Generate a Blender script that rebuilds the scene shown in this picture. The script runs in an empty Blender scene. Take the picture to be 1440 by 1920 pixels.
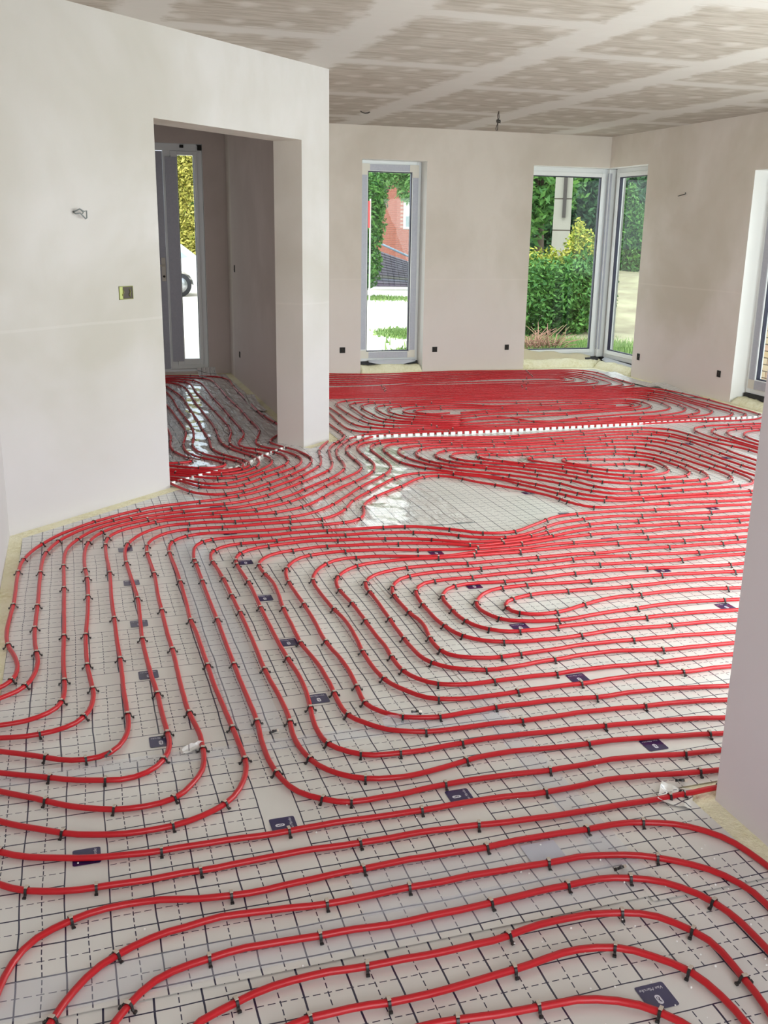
import bpy, bmesh, math, random
from mathutils import Vector, Matrix, noise

random.seed(7)
S = bpy.context.scene
COL = S.collection
PI = math.pi

# ---------------------------------------------------------------- camera, sky, lights, exposure
# world axes follow the building: X along the far wall, Y into the room, Z up, metres
YAW, PITCH, ROLL, EYE, FPX = math.radians(17.5), .2775, -.0160, 1.518, 1845.0
cam_d = bpy.data.cameras.new('camera')
cam = bpy.data.objects.new('camera', cam_d); COL.objects.link(cam)
cam_d.sensor_fit = 'HORIZONTAL'; cam_d.sensor_width = 36.0
cam_d.lens = 36.0*FPX/1440.0; cam_d.clip_start = .02; cam_d.clip_end = 400
r0 = Vector((1, 0, 0)); f0 = Vector((0, math.cos(PITCH), -math.sin(PITCH))); u0 = Vector((0, math.sin(PITCH), math.cos(PITCH)))
r1 = r0*math.cos(ROLL)-u0*math.sin(ROLL); u1 = r0*math.sin(ROLL)+u0*math.cos(ROLL)
RZ = Matrix.Rotation(-YAW, 3, 'Z')
r1, u1, f1 = RZ@r1, RZ@u1, RZ@f0
cam.matrix_world = Matrix(((r1.x, u1.x, -f1.x, 0), (r1.y, u1.y, -f1.y, 0), (r1.z, u1.z, -f1.z, EYE), (0, 0, 0, 1)))
S.camera = cam
VIEW = (f1.copy(), r1.copy(), u1.copy())

W = bpy.data.worlds.new('world'); S.world = W; W.use_nodes = True
nt = W.node_tree; nt.nodes.clear()
wo = nt.nodes.new('ShaderNodeOutputWorld'); bg = nt.nodes.new('ShaderNodeBackground')
tcw = nt.nodes.new('ShaderNodeTexCoord'); nzw = nt.nodes.new('ShaderNodeTexNoise'); rmp = nt.nodes.new('ShaderNodeValToRGB')
nzw.inputs['Scale'].default_value = 2.2; nzw.inputs['Detail'].default_value = 5
rmp.color_ramp.elements[0].position = .38; rmp.color_ramp.elements[0].color = (.74, .86, 1, 1)
rmp.color_ramp.elements[1].position = .62; rmp.color_ramp.elements[1].color = (1, .99, .97, 1)
nt.links.new(tcw.outputs['Generated'], nzw.inputs['Vector']); nt.links.new(nzw.outputs['Fac'], rmp.inputs['Fac'])
nt.links.new(rmp.outputs['Color'], bg.inputs['Color']); bg.inputs['Strength'].default_value = 3.2
nt.links.new(bg.outputs['Background'], wo.inputs['Surface'])
sun_d = bpy.data.lights.new('sun', 'SUN'); sun = bpy.data.objects.new('sun', sun_d); COL.objects.link(sun)
sun_d.energy = 1.7; sun_d.angle = math.radians(12); sun_d.color = (1, .96, .9)
sun.rotation_euler = (math.radians(38), 0, math.radians(-20))   # high, from behind the house


def area(name, loc, rot, sx, sy, power, col=(1, 1, 1)):
    d = bpy.data.lights.new(name, 'AREA'); d.shape = 'RECTANGLE'; d.size = sx; d.size_y = sy
    d.energy = power; d.color = col
    o = bpy.data.objects.new(name, d); COL.objects.link(o); o.location = loc; o.rotation_euler = rot
    return o


def portal(name, loc, rot, sx, sy):
    o = area(name, loc, rot, sx, sy, 1); o.data.cycles.is_portal = True; return o


H = PI/2
# sky entering through the openings of the house
portal('portal_back', (.63, -2.2, 1.3), (H, 0, 0), 2.4, 2.9)
portal('portal_far_window', (3.37, 10.95, 1.2), (H, 0, PI), .9, 2.3)
portal('portal_corner_a', (5.6, 10.95, 1.2), (H, 0, PI), 1.5, 2.3)
portal('portal_corner_b', (6.35, 10.2, 1.2), (H, 0, H), 1.5, 2.3)
portal('portal_side', (6.35, 6.6, 1.05), (H, 0, H), 2.7, 2.2)
portal('portal_hall', (1.21, 11.0, 1.2), (H, 0, PI), .3, 2.3)
# daylight of windows presumed behind the camera, then three added fill lamps
area('glazing_behind_camera', (.63, -1.9, 1.45), (math.radians(80), 0, 0), 1.9, 2.0, 50, (.96, .98, 1))
area('garden_fill', (6.30, 3.86, 1.15), (H-.42, 0, H), 2.9, 2.1, 115, (.93, .97, 1))  # added fill, shines in through the unseen side window
area('rear_fill', (4.0, 1.55, 1.25), (H-.12, 0, 0), 3.4, 2.1, 250, (.93, .97, 1))  # added fill that brightens the far wall and ceiling
area('hall_fill', (-.80, 8.6, 1.3), (H, 0, -H), 2.4, 2.0, 8, (.97, .98, 1))  # added fill inside the hall, no opening behind it

S.view_settings.view_transform = 'Standard'; S.view_settings.look = 'None'
S.view_settings.gamma = 1.0; S.view_settings.use_curve_mapping = False
S.view_settings.exposure = -0.22
S.cycles.max_bounces = 8; S.cycles.diffuse_bounces = 5; S.cycles.glossy_bounces = 4
S.cycles.transparent_max_bounces = 16; S.cycles.caustics_reflective = False; S.cycles.caustics_refractive = False
S.cycles.sample_clamp_indirect = 6


# ---------------------------------------------------------------- helpers
def link(o, parent=None):
    COL.objects.link(o)
    if parent is not None: o.parent = parent
    return o


def tag(o, label=None, cat=None, group=None, kind=None):
    if label: o['label'] = label
    if cat: o['category'] = cat
    if group: o['group'] = group
    if kind: o['kind'] = kind
    return o


def obj(name, bm, mats, parent=None, smooth=False, loc=None):
    me = bpy.data.meshes.new(name); bm.normal_update(); bm.to_mesh(me); bm.free()
    for m in (mats if isinstance(mats, (list, tuple)) else [mats]): me.materials.append(m)
    if smooth: me.shade_smooth()
    o = bpy.data.objects.new(name, me); link(o, parent)
    if loc: o.location = loc
    return o


def raw(name, verts, faces, mats, parent=None, smooth=False, mi=None):
    me = bpy.data.meshes.new(name); me.from_pydata(verts, [], faces); me.update()
    for m in (mats if isinstance(mats, (list, tuple)) else [mats]): me.materials.append(m)
    if mi: me.polygons.foreach_set('material_index', mi)
    if smooth: me.shade_smooth()
    o = bpy.data.objects.new(name, me); link(o, parent)
    return o


def empty(name, loc=(0, 0, 0), rz=0):
    o = bpy.data.objects.new(name, None); COL.objects.link(o); o.location = loc; o.rotation_euler = (0, 0, rz)
    o.empty_display_size = .1
    return o


def box(bm, x0, x1, y0, y1, z0, z1, M=None, mi=0):
    vs = [Vector((x, y, z)) for z in (z0, z1) for y in (y0, y1) for x in (x0, x1)]
    if M is not None: vs = [M@v for v in vs]
    b = [bm.verts.new(v) for v in vs]
    for f in ((0, 2, 3, 1), (4, 5, 7, 6), (0, 1, 5, 4), (2, 6, 7, 3), (0, 4, 6, 2), (1, 3, 7, 5)):
        bm.faces.new([b[i] for i in f]).material_index = mi
    return b


def tube_data(path, r, n=8, caps=True):
    """verts, faces of a round tube along 3-D points"""
    P = [Vector(p) for p in path]; V = []; F = []
    rad = r if isinstance(r, (list, tuple)) else [r]*len(P)
    up = Vector((0, 0, 1))
    t0 = (P[1]-P[0]).normalized()
    if abs(t0.dot(up)) > .9: up = Vector((1, 0, 0))
    for i, p in enumerate(P):
        t = (P[min(i+1, len(P)-1)]-P[max(i-1, 0)]).normalized()
        a = up - t*up.dot(t)
        if a.length < 1e-4: a = t.orthogonal()
        a.normalize(); b = t.cross(a); 
        if abs(P[-1].z-P[0].z) > .02 or abs(t.z) > .3: up = a
        for k in range(n):
            an = 2*PI*k/n; V.append(p+a*math.cos(an)*rad[i]+b*math.sin(an)*rad[i])
    for i in range(len(P)-1):
        for k in range(n):
            q = (k+1) % n; F.append((i*n+k, i*n+q, (i+1)*n+q, (i+1)*n+k))
    if caps:
        F.append(tuple(range(n-1, -1, -1))); F.append(tuple((len(P)-1)*n+k for k in range(n)))
    return V, F


def add_tube(bm, path, r, n=8, mi=0):
    V, F = tube_data(path, r, n); b = [bm.verts.new(v) for v in V]
    for f in F:
        fc = bm.faces.new([b[i] for i in f]); fc.material_index = mi; fc.smooth = True


def bev(o, w=.004, seg=2):
    m = o.modifiers.new('bevel', 'BEVEL'); m.width = w; m.segments = seg; m.limit_method = 'ANGLE'
    return o


# ---------------------------------------------------------------- materials
class NT:
    def __init__(s, name, base=(.8, .8, .8), rough=.6, spec=.5, metal=0, coat=0, coat_rough=.1):
        s.m = bpy.data.materials.new(name); s.m.use_nodes = True; s.t = s.m.node_tree; s.N = s.t.nodes; s.L = s.t.links
        s.b = s.N['Principled BSDF']
        s.b.inputs['Base Color'].default_value = (*base, 1); s.b.inputs['Roughness'].default_value = rough
        s.b.inputs['Specular IOR Level'].default_value = spec; s.b.inputs['Metallic'].default_value = metal
        s.b.inputs['Coat Weight'].default_value = coat; s.b.inputs['Coat Roughness'].default_value = coat_rough
        s._tc = None

    def new(s, t, **k):
        n = s.N.new(t)
        for a, v in k.items():
            if hasattr(n, a): setattr(n, a, v)
            else: n.inputs[a].default_value = v
        return n

    def tc(s, out='Object'):
        if s._tc is None: s._tc = s.new('ShaderNodeTexCoord')
        return s._tc.outputs[out]

    def mapped(s, src=None, loc=(0, 0, 0), rot=(0, 0, 0), scale=(1, 1, 1)):
        n = s.new('ShaderNodeMapping'); n.inputs['Location'].default_value = loc; n.inputs['Rotation'].default_value = rot
        n.inputs['Scale'].default_value = scale; s.L.new(src or s.tc(), n.inputs['Vector']); return n.outputs[0]

    def noise(s, vec=None, scale=5, detail=3, rough=.5, dist=0):
        n = s.new('ShaderNodeTexNoise', Scale=scale, Detail=detail, Roughness=rough, Distortion=dist)
        s.L.new(vec or s.tc(), n.inputs['Vector']); return n.outputs['Fac']

    def math(s, op, a, b=None, c=None, clamp=False):
        n = s.new('ShaderNodeMath', operation=op); n.use_clamp = clamp
        for i, v in enumerate((a, b, c)):
            if v is None: continue
            if isinstance(v, (int, float)): n.inputs[i].default_value = v
            else: s.L.new(v, n.inputs[i])
        return n.outputs[0]

    def ramp(s, fac, stops):
        n = s.new('ShaderNodeValToRGB'); cr = n.color_ramp
        while len(cr.elements) < len(stops): cr.elements.new(.5)
        for e, (p, c) in zip(cr.elements, stops):
            e.position = p; e.color = (*c, 1) if len(c) == 3 else c
        s.L.new(fac, n.inputs['Fac']); return n.outputs['Color']

    def mix(s, f, a, b, mode='MIX'):
        n = s.new('ShaderNodeMix', data_type='RGBA', blend_type=mode)
        for k, v in ((0, f), (6, a), (7, b)):
            if isinstance(v, (int, float)): n.inputs[k].default_value = v
            elif isinstance(v, tuple): n.inputs[k].default_value = (*v, 1)
            else: s.L.new(v, n.inputs[k])
        return n.outputs[2]

    def color(s, c): s.L.new(c, s.b.inputs['Base Color']); return s

    def bump(s, h, strength=.3, dist=.01):
        n = s.new('ShaderNodeBump', Strength=strength, Distance=dist); s.L.new(h, n.inputs['Height'])
        s.L.new(n.outputs[0], s.b.inputs['Normal']); return s


def plaster(name, light, dark, pink, seam=True, amt=1.0):
    t = NT(name, light, .85, .25)
    big = t.noise(scale=.85, detail=4, rough=.55, dist=.4)
    mid = t.noise(t.mapped(scale=(1, 1, .55)), scale=3.0, detail=4, rough=.6)
    col = t.mix(t.ramp(big, [(.40, (0, 0, 0)), (.66, (amt, amt, amt))]), light, dark)
    col = t.mix(t.ramp(mid, [(.42, (0, 0, 0)), (.75, (.5, .5, .5))]), col, dark)
    sep = t.new('ShaderNodeSeparateXYZ'); t.L.new(t.tc(), sep.inputs[0])
    zz = t.math('ADD', sep.outputs['Z'], t.math('MULTIPLY', t.math('SUBTRACT', big, .5), 1.4))
    damp = t.ramp(t.math('DIVIDE', zz, 2.6), [(.10, (.85, .85, .85)), (.42, (0, 0, 0))])
    col = t.mix(damp, col, pink)
    if seam:   # trowelled joint line at about one metre
        d = t.math('ABSOLUTE', t.math('SUBTRACT', t.math('ADD', sep.outputs['Z'], t.math('MULTIPLY', t.math('SUBTRACT', mid, .5), .02)), 1.02))
        col = t.mix(t.math('MULTIPLY', t.math('LESS_THAN', d, .007), .16), col, tuple(min(1, c*1.2) for c in light))
    fine = t.noise(scale=160, detail=2)
    col = t.mix(t.math('MULTIPLY', fine, .10), col, dark)
    t.color(col); t.bump(t.math('ADD', t.math('MULTIPLY', fine, .3), mid), .12, .004)
    return t.m


M = {}
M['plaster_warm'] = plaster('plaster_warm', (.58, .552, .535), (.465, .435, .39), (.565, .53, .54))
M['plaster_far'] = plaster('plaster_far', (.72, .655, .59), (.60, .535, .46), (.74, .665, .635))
M['plaster_far_lit'] = plaster('plaster_far_lit', (.83, .77, .71), (.68, .62, .53), (.86, .78, .75))  # far plaster lightened, makes up for the little light on this wall
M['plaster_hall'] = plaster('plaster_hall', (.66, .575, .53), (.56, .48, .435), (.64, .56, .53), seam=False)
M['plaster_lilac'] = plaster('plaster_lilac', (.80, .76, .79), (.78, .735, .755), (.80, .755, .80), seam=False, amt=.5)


def ceiling_mat():
    t = NT('ceiling_boards', (.6, .54, .47), .9, .2)
    sep = t.new('ShaderNodeSeparateXYZ'); t.L.new(t.tc(), sep.inputs[0]); X, Y = sep.outputs['X'], sep.outputs['Y']
    ed = t.noise(scale=5, detail=4, rough=.65); ed2 = t.noise(t.mapped(scale=(.5, 3, 1)), scale=7, detail=3, rough=.7)
    # filled joints every 1.2 m along Y, staggered butt joints every 1.5 m along X
    fx = t.math('ABSOLUTE', t.math('SUBTRACT', t.math('FRACT', t.math('DIVIDE', t.math('ADD', X, 2.55), 1.2)), .5))
    fx = t.math('MULTIPLY', fx, 1.2)
    col_i = t.math('FLOOR', t.math('DIVIDE', t.math('ADD', X, 3.15-.6+.6), 1.2))
    par = t.math('MULTIPLY', t.math('MODULO', col_i, 2), .75)
    fy = t.math('MULTIPLY', t.math('ABSOLUTE', t.math('SUBTRACT', t.math('FRACT', t.math('DIVIDE', t.math('ADD', t.math('ADD', Y, par), .28), 1.55)), .5)), 1.55)
    jx = t.math('SUBTRACT', 1, t.math('DIVIDE', t.math('ADD', fx, t.math('MULTIPLY', t.math('SUBTRACT', ed, .5), .28)), .17), clamp=True)
    jy = t.math('SUBTRACT', 1, t.math('DIVIDE', t.math('ADD', fy, t.math('MULTIPLY', t.math('SUBTRACT', ed2, .5), .3)), .12), clamp=True)
    band = t.math('MAXIMUM', t.math('MULTIPLY', jx, 3, clamp=True), t.math('MULTIPLY', jy, 2.4, clamp=True), clamp=True)
    # filled screw heads in rows
    sx = t.math('MULTIPLY', t.math('SUBTRACT', t.math('FRACT', t.math('DIVIDE', t.math('ADD', X, .06), .28)), .5), .28)
    sy = t.math('MULTIPLY', t.math('SUBTRACT', t.math('FRACT', t.math('DIVIDE', t.math('ADD', Y, .1), .40)), .5), .40)
    sd = t.math('SQRT', t.math('ADD', t.math('POWER', sx, 2), t.math('POWER', t.math('MULTIPLY', sy, .8), 2)))
    sd = t.math('ADD', sd, t.math('MULTIPLY', t.math('SUBTRACT', t.noise(scale=9, detail=3), .5), .10))
    scr = t.math('MULTIPLY', t.math('SUBTRACT', 1, t.math('DIVIDE', sd, .075), clamp=True), 1.6, clamp=True)
    board = t.mix(t.ramp(ed2, [(.35, (0, 0, 0)), (.65, (1, 1, 1))]), (.385, .335, .285), (.52, .47, .415))
    col = t.mix(t.math('MULTIPLY', scr, .6), board, (.64, .60, .56))
    col = t.mix(t.math('MULTIPLY', band, .92), col, (.62, .585, .55))
    t.color(col); t.bump(band, .05, .003)
    return t.m


M['ceiling'] = ceiling_mat()


def foam_mat():
    t = NT('sprayed_foam', (.85, .78, .45), .9, .2)
    a = t.noise(scale=38, detail=4, rough=.7); b = t.noise(scale=6, detail=3)
    t.color(t.mix(t.ramp(b, [(.3, (0, 0, 0)), (.7, (1, 1, 1))]), t.mix(t.ramp(a, [(.35, (0, 0, 0)), (.65, (1, 1, 1))]), (.72, .66, .38), (.95, .91, .68)), (.92, .88, .66)))
    t.bump(a, .9, .012)
    return t.m


M['foam'] = foam_mat()


def film_mat(name, origin, rot=0.0, period=.4885, across=True, wrinkle=.0, flip=False, base=(.69, .68, .65)):
    """printed plastic film: solid lines each 10 cm, dashed between, one blank field per logo"""
    t = NT(name, base, .34, .5, coat=.35, coat_rough=.16)
    c = period/5
    wob = t.new('ShaderNodeTexNoise', Scale=3.2, Detail=2); t.L.new(t.tc(), wob.inputs['Vector'])
    ad = t.new('ShaderNodeVectorMath', operation='MULTIPLY_ADD'); t.L.new(wob.outputs['Color'], ad.inputs[0])
    ad.inputs[1].default_value = (.018+wrinkle*.02, .018+wrinkle*.02, 0); t.L.new(t.tc(), ad.inputs[2])
    mp = t.new('ShaderNodeMapping', vector_type='TEXTURE'); mp.inputs['Location'].default_value = (origin[0]+.009, origin[1]+.009, 0)
    mp.inputs['Rotation'].default_value = (0, 0, rot); t.L.new(ad.outputs[0], mp.inputs['Vector'])
    sep = t.new('ShaderNodeSeparateXYZ'); t.L.new(mp.outputs[0], sep.inputs[0]); X, Y = sep.outputs['X'], sep.outputs['Y']
    # local frame: X across the roll, Y along it; a logo sits at the origin and every period in Y

    def dist(v, cell, off=0.0):
        f = t.math('FRACT', t.math('ADD', t.math('DIVIDE', v, cell), 10.5+off))
        return t.math('MULTIPLY', t.math('ABSOLUTE', t.math('SUBTRACT', f, .5)), cell)
    sol_x = t.math('LESS_THAN', dist(X, c, 0), .0022); sol_y = t.math('LESS_THAN', dist(Y, c, .5), .0018)
    da_x = t.math('MULTIPLY', t.math('LESS_THAN', dist(X, c, .5), .0013), t.math('LESS_THAN', t.math('FRACT', t.math('ADD', t.math('DIVIDE', Y, .0235), 40)), .68))
    da_y = t.math('MULTIPLY', t.math('LESS_THAN', dist(Y, c, 0), .0013), t.math('LESS_THAN', t.math('FRACT', t.math('ADD', t.math('DIVIDE', X, .0235), 40)), .68))
    # blank field beside each logo
    py = t.math('LESS_THAN', dist(Y, period, 0), c/2-.0015)
    px = t.math('LESS_THAN', t.math('ABSOLUTE', X), c*2-.002)
    keep = t.math('SUBTRACT', 1, t.math('MULTIPLY', py, px))
    ink = t.math('MULTIPLY', t.math('MAXIMUM', t.math('MAXIMUM', sol_x, sol_y), t.math('MAXIMUM', da_x, da_y)), keep)
    dirt = t.noise(scale=2.5, detail=5, rough=.6)
    basec = t.mix(t.ramp(dirt, [(.35, (0, 0, 0)), (.7, (1, 1, 1))]), base, tuple(min(1, v*1.10) for v in base))
    t.color(t.mix(ink, basec, (.012, .012, .045)))
    w1 = t.noise(t.mapped(scale=(1, .55, 1)), scale=9, detail=4, rough=.55, dist=.8)
    w2 = t.noise(t.mapped(rot=(0, 0, .5), scale=(1, .25, 1)), scale=16, detail=3, rough=.5, dist=1.2)
    msk = t.ramp(t.noise(scale=1.1, detail=1), [(.45, (.12, .12, .12)), (.68, (1, 1, 1))])
    h = t.math('MULTIPLY', t.math('ADD', w1, w2), msk) if wrinkle == 0 else t.math('ADD', w1, t.math('MULTIPLY', w2, 1.5))
    t.bump(h, .35 if wrinkle == 0 else .9, .006 if wrinkle == 0 else .02)
    if wrinkle:
        t.b.inputs['Coat Weight'].default_value = .9; t.b.inputs['Coat Roughness'].default_value = .07; t.b.inputs['Roughness'].default_value = .25
    return t.m


def pipe_mat():
    t = NT('red_plastic_pipe', (.60, .018, .022), .34, .4, coat=.12, coat_rough=.15)
    t.b.inputs['Subsurface Weight'].default_value = 0
    n = t.noise(scale=3, detail=3); t.color(t.mix(n, (.46, .007, .014), (.56, .012, .020)))
    return t.m


M['pipe'] = pipe_mat()
M['clip'] = NT('black_clip_plastic', (.018, .016, .016), .4).m
M['clip_top'] = NT('clip_tape', (.55, .48, .40), .35).m
M['navy'] = NT('navy_print', (.018, .012, .085), .3, coat=.3).m
M['white_ink'] = NT('white_print', (.72, .72, .80), .4).m


def frame_mat():
    t = NT('white_window_profile', (.80, .82, .82), .3, .5)
    return t.m


M['white'] = frame_mat()
t = NT('grey_protective_film', (.43, .44, .50), .42); t.color(t.mix(t.noise(scale=60, detail=3), (.38, .39, .46), (.50, .50, .55))); M['grey_film'] = t.m
M['masking'] = NT('cream_tape', (.70, .66, .58), .5).m
M['gasket'] = NT('dark_gasket', (.012, .013, .04), .4).m
M['dark'] = NT('dark_void', (.02, .018, .016), .8).m
t = NT('bitumen', (.03, .03, .032), .7); t.bump(t.noise(scale=40), .5, .01); M['bitumen'] = t.m
t = NT('white_reveal', (.86, .85, .82), .8); t.bump(t.noise(scale=80), .1, .003); M['reveal'] = t.m
t = NT('box_plastic', (.20, .21, .05), .5); M['box_green'] = t.m
M['box_brown'] = NT('box_brown', (.055, .04, .03), .6).m
M['cable_grey'] = NT('cable_grey', (.17, .19, .19), .5).m
M['cable_dark'] = NT('cable_dark', (.04, .032, .028), .5).m
M['foam_white'] = NT('white_foam_strip', (.88, .88, .86), .7).m


def glass_mat():
    m = bpy.data.materials.new('window_glass'); m.use_nodes = True; n = m.node_tree.nodes; l = m.node_tree.links
    n.clear(); o = n.new('ShaderNodeOutputMaterial'); mx = n.new('ShaderNodeMixShader'); tr = n.new('ShaderNodeBsdfTransparent')
    gl = n.new('ShaderNodeBsdfGlossy'); ge = n.new('ShaderNodeNewGeometry')
    dp = n.new('ShaderNodeVectorMath'); dp.operation = 'DOT_PRODUCT'; l.new(ge.outputs['Incoming'], dp.inputs[0]); l.new(ge.outputs['Normal'], dp.inputs[1])
    def mt(op, a, b_=None):
        q = n.new('ShaderNodeMath'); q.operation = op
        for i_, v_ in enumerate((a, b_)):
            if v_ is None: continue
            if isinstance(v_, (int, float)): q.inputs[i_].default_value = v_
            else: l.new(v_, q.inputs[i_])
        return q.outputs[0]
    # Schlick reflectance of a double pane, the same from both sides
    sch = mt('ADD', mt('MULTIPLY', mt('POWER', mt('SUBTRACT', 1.0, mt('ABSOLUTE', dp.outputs['Value'])), 5.0), .85), .032)
    tr.inputs['Color'].default_value = (.90, .96, .94, 1); gl.inputs['Roughness'].default_value = .01
    l.new(sch, mx.inputs[0]); l.new(tr.outputs[0], mx.inputs[1]); l.new(gl.outputs[0], mx.inputs[2]); l.new(mx.outputs[0], o.inputs[0])
    return m


M['glass'] = glass_mat()


def tape_mat():
    m = bpy.data.materials.new('clear_tape'); m.use_nodes = True; n = m.node_tree.nodes; l = m.node_tree.links
    b = n['Principled BSDF']; b.inputs['Base Color'].default_value = (.80, .83, .93, 1); b.inputs['Roughness'].default_value = .16
    b.inputs['Alpha'].default_value = .22
    return m


M['tape'] = tape_mat()


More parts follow.
